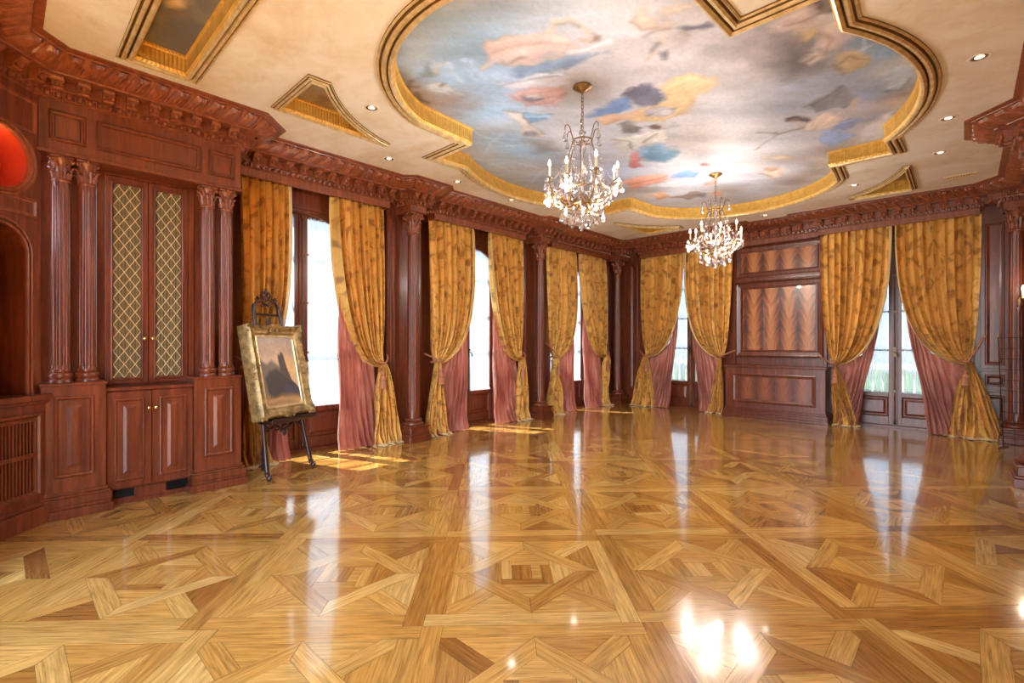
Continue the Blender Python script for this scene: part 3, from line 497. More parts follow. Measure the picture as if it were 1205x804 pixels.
STROKES=[('s',(125,98,78),0.09,0.8,[(-3.58,2.37),(-3.95,2.73),(-4.15,3.17),(-4.23,3.54)],0.1),('s',(130,100,80),0.08,0.85,[(-4.61,3.85),(-4.97,4.54),(-5.18,5.45),(-5.1,6.41),(-4.75,7.17)],0.07),('p',(138,152,160),0.02,1.0,[(-3.55,2.53),(-3.26,2.48),(-3.39,2.64)]),('p',(208,206,198),0.02,1.0,[(-3.25,2.48),(-3.19,2.6),(-3.38,2.63)]),('p',(200,203,204),0.02,1.0,[(-3.63,2.65),(-3.45,2.76),(-3.48,2.99),(-3.61,2.84)]),('p',(105,105,110),0.02,1.0,[(-3.48,2.79),(-3.49,2.79),(-3.5,2.79),(-3.52,2.79),(-3.53,2.78),(-3.53,2.77),(-3.53,2.76),(-3.53,2.75),(-3.52,2.74),(-3.51,2.74),(-3.49,2.75),(-3.48,2.76),(-3.48,2.77),(-3.48,2.78)]),('s',(100,80,60),0.01,1.0,[(-3.73,2.54),(-3.68,2.64)],0.02),('s',(100,80,60),0.01,1.0,[(-3.63,2.53),(-3.8,2.61)],0.02),('s',(95,75,55),0.01,1.0,[(-3.83,2.69),(-3.85,2.88)],0.03),('s',(95,75,55),0.01,1.0,[(-3.76,2.7),(-3.93,2.85)],0.025),('p',(198,216,230),0.02,1.0,[(-3.07,2.65),(-3.0,2.69),(-3.06,2.86),(-3.15,2.88)]),('s',(140,165,190),0.01,1.0,[(-3.04,2.67),(-3.12,2.88)],0.012),('s',(225,235,240),0.01,1.0,[(-3.18,2.59),(-3.31,2.82)],0.02),('p',(160,185,210),0.04,0.6,[(-3.18,2.59),(-3.11,2.69),(-3.22,2.9),(-3.34,2.84)]),('p',(196,180,160),0.03,1.0,[(-2.83,2.74),(-2.59,3.03),(-2.3,3.24),(-2.55,3.23),(-2.81,2.97)]),('p',(130,150,175),0.04,1.0,[(-2.88,2.96),(-2.4,3.2),(-2.14,3.35),(-2.39,3.36),(-2.86,3.14)]),('p',(210,180,168),0.03,1.0,[(-2.75,2.59),(-2.39,2.73),(-2.23,2.98),(-2.23,3.14),(-2.31,3.17),(-2.65,3.02),(-2.91,2.78)]),('s',(170,140,130),0.02,0.7,[(-2.79,2.73),(-2.49,2.86),(-2.27,3.07)],0.015),('s',(228,205,190),0.03,0.7,[(-2.76,2.65),(-2.43,2.77),(-2.28,2.97)],0.02),('p',(215,196,184),0.02,1.0,[(-2.81,2.74),(-2.57,2.84),(-2.53,2.9),(-2.6,2.95),(-2.82,2.93),(-2.8,2.84)]),('s',(150,125,120),0.01,1.0,[(-2.81,2.84),(-2.82,2.93),(-2.61,2.95)],0.012),('p',(205,190,182),0.02,1.0,[(-3.02,2.78),(-2.83,2.76),(-2.76,2.8),(-2.81,2.85),(-3.02,2.85)]),('p',(216,190,168),0.02,1.0,[(-2.07,3.17),(-2.09,3.19),(-2.11,3.19),(-2.13,3.18),(-2.15,3.16),(-2.16,3.14),(-2.16,3.11),(-2.16,3.09),(-2.14,3.07),(-2.12,3.07),(-2.09,3.08),(-2.07,3.1),(-2.06,3.12),(-2.06,3.15)]),('p',(150,120,100),0.02,1.0,[(-2.05,3.16),(-2.06,3.17),(-2.07,3.18),(-2.09,3.18),(-2.09,3.17),(-2.1,3.16),(-2.09,3.14),(-2.09,3.13),(-2.07,3.11),(-2.06,3.1),(-2.05,3.11),(-2.04,3.11),(-2.04,3.13),(-2.04,3.14)]),('s',(214,198,176),0.01,1.0,[(-2.3,2.84),(-2.2,2.79),(-2.12,2.82),(-2.07,2.91),(-2.07,3.06)],0.05),('s',(150,135,125),0.01,1.0,[(-2.22,2.82),(-2.13,2.85),(-2.1,2.94)],0.012),('s',(228,224,220),0.01,1.0,[(-2.33,3.15),(-2.02,3.28)],0.03),('p',(210,205,200),0.02,0.7,[(-2.02,3.27),(-2.1,3.44),(-2.18,3.44)]),('p',(208,204,208),0.02,1.0,[(-3.07,3.12),(-2.79,3.18),(-2.58,3.35),(-2.55,3.58),(-2.69,3.59),(-3.04,3.26)]),('s',(140,145,160),0.01,1.0,[(-3.07,3.14),(-2.81,3.23),(-2.6,3.39)],0.012),('p',(204,166,160),0.03,1.0,[(-3.16,3.3),(-2.92,3.34),(-2.68,3.53),(-2.7,3.65),(-2.96,3.8),(-3.19,3.59)]),('p',(128,115,130),0.02,1.0,[(-2.95,3.58),(-2.98,3.6),(-3.01,3.6),(-3.05,3.58),(-3.08,3.55),(-3.1,3.51),(-3.11,3.48),(-3.1,3.45),(-3.07,3.43),(-3.04,3.44),(-3.0,3.45),(-2.97,3.48),(-2.95,3.52),(-2.94,3.56)]),('p',(215,200,190),0.02,1.0,[(-2.94,3.55),(-2.95,3.55),(-2.97,3.55),(-3.0,3.53),(-3.02,3.51),(-3.04,3.48),(-3.05,3.46),(-3.04,3.45),(-3.03,3.44),(-3.01,3.45),(-2.98,3.46),(-2.96,3.48),(-2.94,3.51),(-2.93,3.53)]),('s',(170,125,125),0.01,1.0,[(-3.16,3.35),(-3.16,3.57),(-2.96,3.72),(-2.75,3.65)],0.02),('p',(120,150,175),0.02,1.0,[(-3.28,3.69),(-3.09,3.91),(-3.22,3.98),(-3.39,3.87)]),('s',(190,205,215),0.01,1.0,[(-3.3,3.78),(-3.16,3.92)],0.012),('p',(206,192,182),0.02,1.0,[(-3.46,3.48),(-3.3,3.67),(-3.41,3.9),(-3.44,4.13),(-3.51,4.27),(-3.7,4.06),(-3.48,3.78)]),('p',(130,130,140),0.02,1.0,[(-3.54,4.13),(-3.55,4.13),(-3.57,4.13),(-3.6,4.12),(-3.62,4.1),(-3.64,4.07),(-3.64,4.05),(-3.64,4.03),(-3.62,4.03),(-3.6,4.03),(-3.58,4.04),(-3.55,4.06),(-3.54,4.09),(-3.53,4.11)]),('s',(150,135,125),0.01,1.0,[(-3.43,3.48),(-3.29,3.67),(-3.42,3.92),(-3.46,4.2)],0.012),('s',(205,220,230),0.015,0.7,[(-4.19,3.58),(-3.72,4.2)],0.018),('s',(205,220,230),0.015,0.7,[(-3.99,3.64),(-3.96,4.25)],0.018),('s',(205,220,230),0.015,0.7,[(-4.21,4.05),(-3.61,4.38)],0.018),('s',(205,220,230),0.015,0.7,[(-3.81,3.87),(-4.38,4.14)],0.018),('s',(205,220,230),0.015,0.7,[(-4.3,4.53),(-4.18,5.07)],0.018),('s',(205,220,230),0.015,0.7,[(-4.18,5.07),(-4.65,5.34)],0.018),('s',(205,220,230),0.015,0.7,[(-4.54,4.15),(-4.54,4.95)],0.018),('p',(135,118,110),0.08,0.7,[(-3.72,4.17),(-3.54,4.44),(-3.66,4.68),(-3.88,4.54)]),('p',(216,186,166),0.02,1.0,[(-1.61,3.06),(-1.67,3.08),(-1.77,3.18),(-1.76,3.32),(-1.66,3.37),(-1.63,3.32),(-1.67,3.19)]),('p',(212,184,166),0.02,1.0,[(-1.52,3.19),(-1.38,3.3),(-1.4,3.33),(-1.51,3.29),(-1.56,3.34),(-1.6,3.28),(-1.56,3.2)]),('p',(214,192,176),0.02,1.0,[(-1.63,3.31),(-1.55,3.36),(-1.53,3.47),(-1.62,3.48),(-1.75,3.42)]),('p',(210,194,178),0.02,1.0,[(-1.74,3.42),(-1.65,3.45),(-1.69,3.59),(-1.78,3.6),(-1.75,3.51)]),('p',(190,174,164),0.02,1.0,[(-1.54,3.65),(-1.56,3.68),(-1.58,3.69),(-1.61,3.68),(-1.64,3.66),(-1.65,3.62),(-1.66,3.59),(-1.65,3.55),(-1.63,3.53),(-1.6,3.52),(-1.58,3.53),(-1.56,3.55),(-1.54,3.58),(-1.54,3.62)]),('p',(160,145,138),0.02,1.0,[(-1.54,3.62),(-1.55,3.63),(-1.56,3.64),(-1.57,3.63),(-1.59,3.62),(-1.59,3.61),(-1.59,3.59),(-1.59,3.58),(-1.58,3.57),(-1.57,3.56),(-1.56,3.57),(-1.55,3.58),(-1.54,3.59),(-1.54,3.61)]),('p',(125,120,135),0.02,1.0,[(-1.54,3.49),(-1.42,3.53),(-1.36,3.63),(-1.52,3.57)]),('p',(115,115,130),0.02,1.0,[(-1.81,3.67),(-1.7,3.63),(-1.71,3.68),(-1.79,3.79)]),('s',(205,180,165),0.01,1.0,[(-1.92,3.7),(-1.81,3.61),(-1.75,3.55)],0.03),('s',(110,108,118),0.01,1.0,[(-1.85,3.6),(-1.78,3.56)],0.03),('s',(165,140,128),0.01,1.0,[(-1.77,3.19),(-1.76,3.32),(-1.66,3.37)],0.012),('s',(150,128,118),0.01,1.0,[(-1.8,3.39),(-1.73,3.39),(-1.6,3.43)],0.012),('s',(95,92,108),0.01,1.0,[(-1.54,3.53),(-1.41,3.54)],0.008),('s',(95,92,108),0.01,1.0,[(-1.51,3.54),(-1.4,3.57)],0.008),('s',(95,92,108),0.01,1.0,[(-1.48,3.56),(-1.38,3.6)],0.008),('s',(95,92,108),0.01,1.0,[(-1.46,3.57),(-1.37,3.62)],0.008),('p',(110,135,170),0.04,1.0,[(-2.5,4.1),(-2.31,4.12),(-2.42,4.32),(-2.69,4.34),(-2.9,4.19)]),('p',(226,187,134),0.03,1.0,[(-2.07,4.1),(-1.75,4.1),(-1.62,4.32),(-1.6,4.48),(-1.73,4.52),(-1.86,4.5),(-2.01,4.78),(-2.18,4.82),(-2.42,4.78),(-2.68,4.48),(-2.4,4.41),(-2.13,4.45),(-2.07,4.25)]),('s',(240,212,165),0.04,0.7,[(-1.98,4.17),(-1.78,4.2),(-1.65,4.4)],0.03),('s',(195,150,100),0.03,0.7,[(-2.03,4.36),(-1.88,4.43),(-1.93,4.64),(-2.14,4.78)],0.02),('s',(190,145,100),0.03,0.7,[(-2.55,4.49),(-2.33,4.6),(-2.12,4.65)],0.02),('p',(112,110,125),0.02,1.0,[(-2.35,4.04),(-2.24,4.0),(-2.1,4.05),(-2.07,4.25),(-2.11,4.43),(-2.21,4.48),(-2.41,4.3)]),('s',(85,82,95),0.01,1.0,[(-2.29,3.99),(-2.36,4.06)],0.018),('s',(85,82,95),0.01,1.0,[(-2.25,4.02),(-2.32,4.09)],0.018),('s',(85,82,95),0.01,1.0,[(-2.21,4.04),(-2.29,4.13)],0.018),('s',(85,82,95),0.01,1.0,[(-2.17,4.06),(-2.25,4.16)],0.018),('s',(85,82,95),0.01,1.0,[(-2.13,4.08),(-2.21,4.19)],0.018),('p',(205,165,130),0.02,1.0,[(-2.82,4.29),(-2.36,4.42),(-2.37,4.61),(-2.68,4.53),(-2.87,4.46)]),('p',(120,110,105),0.02,1.0,[(-2.58,4.83),(-2.63,4.88),(-2.68,4.91),(-2.74,4.9),(-2.78,4.86),(-2.8,4.79),(-2.8,4.72),(-2.77,4.65),(-2.73,4.6),(-2.68,4.58),(-2.62,4.59),(-2.58,4.62),(-2.56,4.69),(-2.56,4.76)]),('p',(172,162,166),0.02,1.0,[(-2.14,4.73),(-2.17,4.77),(-2.22,4.77),(-2.27,4.75),(-2.32,4.7),(-2.36,4.64),(-2.37,4.57),(-2.36,4.52),(-2.33,4.49),(-2.28,4.48),(-2.23,4.5),(-2.18,4.55),(-2.14,4.61),(-2.13,4.68)]),('s',(110,100,105),0.01,1.0,[(-2.38,4.62),(-2.24,4.61),(-2.13,4.67)],0.012),('p',(205,195,190),0.02,1.0,[(-2.18,4.71),(-2.2,4.72),(-2.22,4.73),(-2.24,4.72),(-2.27,4.69),(-2.28,4.67),(-2.29,4.64),(-2.29,4.61),(-2.27,4.6),(-2.25,4.6),(-2.23,4.61),(-2.2,4.63),(-2.19,4.66),(-2.18,4.69)]),('p',(216,206,192),0.02,1.0,[(-3.0,4.88),(-2.79,4.89),(-2.48,5.01),(-2.33,5.03),(-2.53,5.38),(-2.78,5.28),(-3.08,5.36),(-3.09,5.13)]),('p',(208,198,192),0.02,1.0,[(-2.26,5.03),(-2.29,5.07),(-2.33,5.08),(-2.38,5.07),(-2.42,5.03),(-2.44,4.98),(-2.45,4.92),(-2.44,4.87),(-2.41,4.84),(-2.37,4.83),(-2.32,4.84),(-2.29,4.88),(-2.26,4.93),(-2.25,4.98)]),('p',(120,85,75),0.02,1.0,[(-2.42,4.94),(-2.44,4.96),(-2.46,4.97),(-2.49,4.96),(-2.51,4.94),(-2.53,4.91),(-2.54,4.87),(-2.53,4.84),(-2.51,4.82),(-2.48,4.82),(-2.46,4.83),(-2.43,4.85),(-2.42,4.88),(-2.41,4.91)]),('s',(140,125,110),0.01,1.0,[(-3.0,4.88),(-2.88,5.03),(-2.94,5.28)],0.015),('s',(160,145,125),0.01,1.0,[(-2.75,5.19),(-2.52,5.09)],0.03),('p',(128,162,182),0.05,1.0,[(-2.59,5.78),(-2.66,5.89),(-2.76,5.94),(-2.87,5.93),(-2.95,5.85),(-3.0,5.72),(-3.0,5.57),(-2.96,5.43),(-2.88,5.34),(-2.78,5.29),(-2.68,5.31),(-2.6,5.39),(-2.56,5.5),(-2.55,5.64)]),('p',(95,130,150),0.06,0.7,[(-2.78,5.77),(-2.82,5.82),(-2.87,5.83),(-2.93,5.82),(-2.98,5.77),(-3.01,5.7),(-3.02,5.63),(-3.0,5.56),(-2.96,5.52),(-2.9,5.5),(-2.85,5.52),(-2.8,5.56),(-2.77,5.63),(-2.76,5.7)]),('p',(198,120,112),0.02,1.0,[(-3.08,5.43),(-2.93,5.38),(-3.14,5.86),(-3.25,5.84)]),('p',(216,148,122),0.02,1.0,[(-3.65,6.21),(-3.27,6.21),(-3.05,6.38),(-3.11,6.56),(-3.51,6.66),(-3.73,6.66)]),('s',(170,100,80),0.01,1.0,[(-3.66,6.43),(-3.08,6.47)],0.02),('p',(130,160,195),0.02,1.0,[(-3.02,6.41),(-2.64,6.41),(-2.65,6.57),(-2.83,6.78),(-3.04,6.58)]),('p',(222,196,180),0.02,1.0,[(-2.63,6.47),(-2.65,6.52),(-2.68,6.55),(-2.71,6.56),(-2.73,6.54),(-2.74,6.5),(-2.73,6.45),(-2.71,6.39),(-2.68,6.34),(-2.65,6.31),(-2.63,6.3),(-2.61,6.32),(-2.6,6.35),(-2.61,6.41)]),('p',(190,110,95),0.02,1.0,[(-2.46,6.41),(-2.47,6.44),(-2.5,6.45),(-2.52,6.44),(-2.54,6.42),(-2.56,6.39),(-2.56,6.35),(-2.56,6.32),(-2.54,6.3),(-2.52,6.29),(-2.49,6.29),(-2.47,6.31),(-2.46,6.34),(-2.45,6.38)]),('p',(226,220,212),0.02,1.0,[(-3.54,6.62),(-2.93,6.78),(-2.98,6.94),(-3.24,7.01)]),('p',(215,160,120),0.02,1.0,[(-3.67,7.07),(-3.43,7.06),(-3.43,7.42),(-3.7,7.46)]),('p',(150,128,112),0.02,1.0,[(-3.46,7.43),(-3.03,7.41),(-2.94,7.67),(-3.32,7.75)]),('p',(205,150,120),0.02,1.0,[(-3.01,7.67),(-2.77,7.66),(-2.83,7.9)]),('p',(212,150,125),0.02,1.0,[(-2.64,7.24),(-2.66,7.28),(-2.7,7.3),(-2.74,7.3),(-2.77,7.27),(-2.79,7.22),(-2.79,7.16),(-2.78,7.1),(-2.76,7.06),(-2.72,7.04),(-2.68,7.04),(-2.65,7.07),(-2.63,7.12),(-2.63,7.18)]),('p',(120,110,110),0.02,1.0,[(-3.2,7.55),(-2.97,7.58),(-3.08,7.79)]),('p',(160,148,148),0.12,0.8,[(-1.51,3.92),(-1.3,3.86),(-1.09,3.78),(-1.01,4.01),(-1.05,4.3),(-1.22,4.56),(-1.29,4.18),(-1.44,4.13)]),('p',(120,110,110),0.12,1.0,[(-1.02,4.07),(-0.91,4.23),(-0.88,4.51),(-0.96,4.88),(-1.17,4.81),(-1.17,4.52)]),('p',(205,185,170),0.02,1.0,[(-0.97,3.73),(-0.87,3.74),(-0.84,3.78),(-0.92,3.87)]),('p',(105,95,95),0.03,1.0,[(-0.82,3.68),(-0.61,3.87),(-0.64,4.05),(-0.78,3.98),(-0.78,3.92)]),('s',(150,138,130),0.01,1.0,[(-0.76,3.77),(-0.69,3.93),(-0.74,4.0)],0.03),('p',(214,194,184),0.02,1.0,[(-1.08,3.89),(-0.98,3.86),(-0.82,3.9),(-0.78,4.0),(-0.76,4.18),(-0.89,4.16),(-1.09,3.98)]),('s',(150,122,115),0.01,1.0,[(-0.98,3.97),(-0.84,4.03),(-0.74,4.0)],0.014),('s',(235,218,208),0.03,0.7,[(-1.06,3.9),(-0.92,3.91),(-0.83,3.93)],0.025),('p',(206,180,130),0.02,1.0,[(-0.92,4.2),(-0.79,4.17),(-0.81,4.27),(-0.91,4.33)]),('p',(217,198,188),0.02,1.0,[(-0.82,4.27),(-0.71,4.2),(-0.64,4.24),(-0.58,4.46),(-0.76,4.63),(-0.85,4.59),(-0.89,4.45)]),('p',(190,175,190),0.05,0.7,[(-0.66,4.28),(-0.58,4.46),(-0.75,4.62),(-0.76,4.43)]),('s',(160,135,128),0.01,1.0,[(-0.82,4.28),(-0.77,4.41),(-0.83,4.58)],0.014),('p',(202,188,176),0.02,1.0,[(-1.02,4.61),(-0.89,4.5),(-0.84,4.63),(-0.96,4.69)]),('s',(110,95,90),0.01,1.0,[(-1.0,4.64),(-0.9,4.57)],0.01),('p',(206,186,152),0.02,1.0,[(-0.85,4.8),(-0.72,4.69),(-0.65,4.68),(-0.59,4.87),(-0.61,5.05),(-0.76,5.07)]),('s',(150,125,95),0.01,1.0,[(-0.78,4.85),(-0.69,4.77),(-0.61,4.92)],0.015),('s',(150,125,95),0.01,1.0,[(-0.85,4.83),(-0.76,5.05)],0.015),('p',(142,142,148),0.02,1.0,[(-1.12,5.52),(-0.97,5.34),(-0.82,5.22),(-0.81,5.35),(-0.99,5.73),(-1.1,5.76)]),('s',(110,110,118),0.01,1.0,[(-1.08,5.55),(-0.95,5.39),(-0.83,5.27)],0.014),('p',(150,150,155),0.02,0.9,[(-0.99,5.64),(-0.85,5.4),(-0.76,5.56),(-0.88,5.82)]),('p',(222,198,178),0.02,1.0,[(-1.28,5.99),(-1.04,5.81),(-0.92,6.03),(-0.99,6.27),(-1.18,6.2),(-1.29,6.15)]),('s',(215,190,175),0.01,1.0,[(-0.93,5.91),(-0.84,5.89),(-0.77,5.65)],0.05),('p',(92,72,62),0.02,1.0,[(-1.19,5.86),(-1.2,5.88),(-1.23,5.89),(-1.27,5.87),(-1.31,5.84),(-1.34,5.79),(-1.36,5.74),(-1.36,5.7),(-1.34,5.67),(-1.31,5.67),(-1.27,5.68),(-1.24,5.72),(-1.21,5.76),(-1.19,5.81)]),('p',(205,170,150),0.02,1.0,[(-1.25,5.9),(-1.26,5.92),(-1.28,5.93),(-1.3,5.93),(-1.32,5.91),(-1.34,5.88),(-1.35,5.85),(-1.34,5.82),(-1.33,5.8),(-1.32,5.79),(-1.3,5.8),(-1.28,5.82),(-1.26,5.84),(-1.25,5.87)]),('p',(140,155,190),0.02,1.0,[(-1.03,6.23),(-0.89,6.06),(-0.82,6.23),(-0.88,6.43),(-1.0,6.37)]),('p',(152,168,198),0.02,1.0,[(-1.16,6.21),(-1.01,6.42),(-0.91,6.65),(-1.15,6.85),(-1.2,6.51)]),('s',(200,210,225),0.01,1.0,[(-1.01,6.19),(-0.88,6.2)],0.012),('s',(150,115,80),0.01,1.0,[(-1.88,6.32),(-1.57,6.03),(-1.3,6.03)],0.014),('s',(140,120,105),0.01,1.0,[(-1.7,5.8),(-1.54,6.01),(-1.3,6.0)],0.03),('p',(217,188,162),0.02,1.0,[(-1.81,7.42),(-1.85,7.53),(-1.9,7.59),(-1.96,7.61),(-2.01,7.56),(-2.03,7.47),(-2.04,7.35),(-2.02,7.23),(-1.98,7.13),(-1.93,7.07),(-1.87,7.06),(-1.83,7.1),(-1.8,7.19),(-1.79,7.3)]),('p',(190,150,125),0.02,1.0,[(-1.82,7.25),(-1.83,7.27),(-1.86,7.28),(-1.89,7.27),(-1.92,7.24),(-1.94,7.2),(-1.95,7.16),(-1.95,7.12),(-1.94,7.1),(-1.91,7.09),(-1.88,7.1),(-1.85,7.13),(-1.83,7.17),(-1.82,7.21)]),('p',(210,180,150),0.02,1.0,[(-1.59,6.91),(-1.61,6.93),(-1.66,6.93),(-1.73,6.88),(-1.8,6.82),(-1.86,6.74),(-1.9,6.67),(-1.9,6.61),(-1.88,6.59),(-1.82,6.6),(-1.76,6.64),(-1.69,6.7),(-1.63,6.78),(-1.59,6.85)]),('s',(160,125,100),0.01,1.0,[(-2.07,7.23),(-2.01,7.43)],0.02),('p',(190,170,150),0.06,0.7,[(-1.46,7.01),(-1.21,7.13),(-1.2,7.66),(-1.48,7.61)]),('p',(218,212,212),0.05,1.0,[(-0.85,6.51),(-0.54,6.17),(-0.57,6.77),(-0.74,6.95),(-0.91,6.92)]),('p',(182,194,208),0.02,1.0,[(-0.55,5.27),(-0.42,5.24),(-0.28,5.28),(-0.34,5.51),(-0.46,5.81),(-0.55,5.72)]),('s',(222,228,235),0.015,0.8,[(-0.55,5.29),(-0.3,5.3)],0.018),('s',(222,228,235),0.015,0.8,[(-0.53,5.43),(-0.36,5.46)],0.018),('s',(222,228,235),0.015,0.8,[(-0.51,5.63),(-0.41,5.6)],0.018),('s',(222,228,235),0.015,0.8,[(-0.63,4.74),(-0.52,4.72)],0.018),('s',(222,228,235),0.015,0.8,[(-0.55,4.58),(-0.6,4.79)],0.018),('s',(110,120,140),0.01,1.0,[(-0.55,5.7),(-0.45,5.77),(-0.36,5.54)],0.012)]

def vnoise(x,y,seed,sc_):
    rs=np.random.RandomState(seed); G=rs.rand(64,64); x=x/sc_+20; y=y/sc_+20
    xi=np.floor(x).astype(int); yi=np.floor(y).astype(int); fx=x-xi; fy=y-yi; fx=fx*fx*(3-2*fx); fy=fy*fy*(3-2*fy)
    g=lambda a,b: G[a%64,b%64]
    return (g(xi,yi)*(1-fx)+g(xi+1,yi)*fx)*(1-fy)+(g(xi,yi+1)*(1-fx)+g(xi+1,yi+1)*fx)*fy
def fbm(x,y,seed,s,o=4):
    t=0;a=1;w=0
    for k in range(o): t=t+a*vnoise(x,y,seed+k,s/2**k); w+=a; a*=.55
    return t/w-.5
def segdist(X,Y,a,b):
    dx,dy=b[0]-a[0],b[1]-a[1]; l=dx*dx+dy*dy+1e-12
    t=np.clip(((X-a[0])*dx+(Y-a[1])*dy)/l,0,1); return np.hypot(X-a[0]-t*dx,Y-a[1]-t*dy)
def paint_on(C,X,Y,strokes,warp=.03,ms=.028):
    WX=X+fbm(X,Y,11,.22,4)*warp*3.4; WY=Y+fbm(X,Y,31,.22,4)*warp*3.4
    for s in strokes:
        kind,c,soft,al,pts=s[:5]; w=s[5]/2 if kind=='s' else 0
        c=np.array(lin(c)); px=[p[0] for p in pts]; py=[p[1] for p in pts]; mg=soft*2+w+.08
        sel=(X>min(px)-mg)&(X<max(px)+mg)&(Y>min(py)-mg)&(Y<max(py)+mg)
        if not sel.any(): continue
        x=WX[sel]; y=WY[sel]; d=np.full(x.shape,1e9)
        n=len(pts)
        for i in range(n if kind=='p' else n-1): d=np.minimum(d,segdist(x,y,pts[i],pts[(i+1)%n]))
        if kind=='p':
            ins=np.zeros(x.shape,bool)
            for i in range(n):
                (x1,y1),(x2,y2)=pts[i],pts[(i+1)%n]
                if y1==y2: continue
                cr=((y1>y)!=(y2>y))&(x<(x2-x1)*(y-y1)/(y2-y1)+x1); ins^=cr
            sd=np.where(ins,-d,d)
        else: sd=d-w
        soft=max(soft,ms); sd=sd+fbm(x,y,int(abs(px[0]*100))%60,.13,3)*(.13 if kind=='p' else .03)*(1 if ms>.01 else .12)
        a=np.clip(.5-sd/(2*soft),0,1)*al
        sh=1+fbm(x,y,77,.16,2)*.35
        if kind=='p':
            mx,my=sum(px)/n,sum(py)/n; ex=np.array([[q[0]-mx,q[1]-my] for q in pts]); sz=np.abs(ex).max()+.02
            w_,v_=np.linalg.eigh(ex.T@ex); ax=v_[:,1]; al_=(x-mx)*ax[0]+(y-my)*ax[1]; ac=-(x-mx)*ax[1]+(y-my)*ax[0]
            sh=sh*(1+fbm(al_*.3+mx*9,ac+my*7,int(abs(mx*100))%50,.07,3)*.55)*(1+.16*np.clip((x-mx-(y-my))/sz,-1,1))
            sh=sh*np.clip(1.05-np.exp(-(np.maximum(-sd,0)/.022)**2)*.16,0,2)
        cur=C[sel]; C[sel]=cur*(1-a[:,None])+(c[None,:]*sh[:,None])*a[:,None]
    return C
def fresco_mesh(name,x0,x1,y0,y1,z,step,fn,inside=None,mat=None):
    nx=int((x1-x0)/step)+1; ny=int((y1-y0)/step)+1
    xs=np.linspace(x0,x1,nx); ys=np.linspace(y0,y1,ny); X,Y=np.meshgrid(xs,ys)
    C=fn(X.ravel(),Y.ravel()); V=np.stack([X.ravel(),Y.ravel(),np.full(X.size,z)],1)
    F=[]
    for j in range(ny-1):
        for i in range(nx-1):
            if inside is not None and not inside(xs[i],ys[j]): continue
            a=j*nx+i; F.append((a,a+nx,a+nx+1,a+1))
    me=bpy.data.meshes.new(name); me.from_pydata(V.tolist(),[],F)
    ca=me.color_attributes.new('paint','FLOAT_COLOR','POINT'); ca.data.foreach_set('color',np.hstack([C,np.ones((len(C),1))]).astype(np.float32).ravel())
    me.materials.append(mat or FRESCO); o=bpy.data.objects.new(name,me); COL.objects.link(o); return o
def sky_paint(X,Y):
    C=np.tile(np.array(lin((196,190,188))),(len(X),1)); WX=X+fbm(X,Y,3,.8)*.9; WY=Y+fbm(X,Y,9,.8)*.9
    for p,r,c,s in BLOBS:
        a=s*np.exp(-((WX-p[0])**2+(WY-p[1])**2)/(r*r*.55)); C=C*(1-a[:,None])+np.array(lin(c))*a[:,None]
    u=(X+Y)*.7; v=(Y-X)*.7                                       # wind-drawn cloud streaks
    n=fbm(u*.35,v,51,.30,5); C=C*(1+n[:,None]*.85)
    n2=fbm(u*.5,v,81,.12,3); C=C*(1+n2[:,None]*.16)
    C=paint_on(C,X,Y,STROKES); return C*np.array([[.86,.98,1.20]])
def in_mural(x,y):
    dx=abs(x-MC[0]); dy=abs(y-MC[1]); 
    return (dx<2.5 and dy<2.0 ) or (dx<1.62 and dy<3.6)
fr=fresco_mesh('ceiling_fresco',MC[0]-2.5,MC[0]+2.5,MC[1]-3.48,MC[1]+3.48,3.752,.014,sky_paint,in_mural)
tag(fr,'large ceiling painting of drifting figures among blue and tan clouds, inside the lobed gilt rim','ceiling painting')
def coffer_sky(seed,a,b,c):
    def f(X,Y):
        n=fbm(X,Y,seed,.5,5)+.5; n=np.clip((n-.3)/.4,0,1)[:,None]; k=np.clip(fbm(X,Y,seed+5,.9,3)+.5,0,1)[:,None]
        return np.array(lin(a))*(1-n)*(1-k)+np.array(lin(b))*n+np.array(lin(c))*(1-n)*k
    return f
CL=[('p',(205,205,212),.05,.9,[(-3.86,.72),(-3.72,.70),(-3.55,.74),(-3.5,.86),(-3.62,.93),(-3.8,.9),(-3.92,.84)]),('p',(232,214,196),.02,.9,[(-4.02,.80),(-3.92,.72),(-3.8,.76),(-3.84,.86),(-3.98,.88)]),('s',(150,150,165),.02,.8,[(-3.9,.9),(-3.7,.84),(-3.55,.88)],.02)]
def rcp(X,Y): return paint_on(coffer_sky(5,(110,116,134),(160,154,150),(84,80,84))(X,Y),X,Y,CL)
o=fresco_mesh('coffer_fresco',RC[0][0],RC[1][0],.59,1.15,3.74,.02,rcp); tag(o,'dark cloudy sky painting in the rectangular gilt coffer above the cabinet','ceiling painting')
for i,(l,w) in enumerate(zip(SP,('by the cabinet cornice','near the right rear corner','near the left rear corner'))):
    xs=[p[0] for p in l]; ys=[p[1] for p in l]
    m_=MB(); n=m_.add([(x,y,3.735) for x,y in l])
    for t in tessellate_polygon([[Vector((x,y,0)) for x,y in l]]): m_.face([n+k for k in t])
    mt,nt,b=new_mat('small_coffer_paint'); tc=N(nt,'ShaderNodeTexCoord'); nn=noise(nt,tc.outputs['Object'],3,4); r=ramp(nt,[(.35,(120,92,56)),(.5,(150,130,104)),(.65,(128,146,168))]); nt.links.new(nn.outputs[0],r.inputs[0]); nt.links.new(r.outputs[0],b.inputs['Base Color']); b.inputs['Roughness'].default_value=.5
    o=m_.build('coffer_fresco',mt); tag(o,'small sky painting inside the curved three-sided gilt coffer '+w,'ceiling painting')

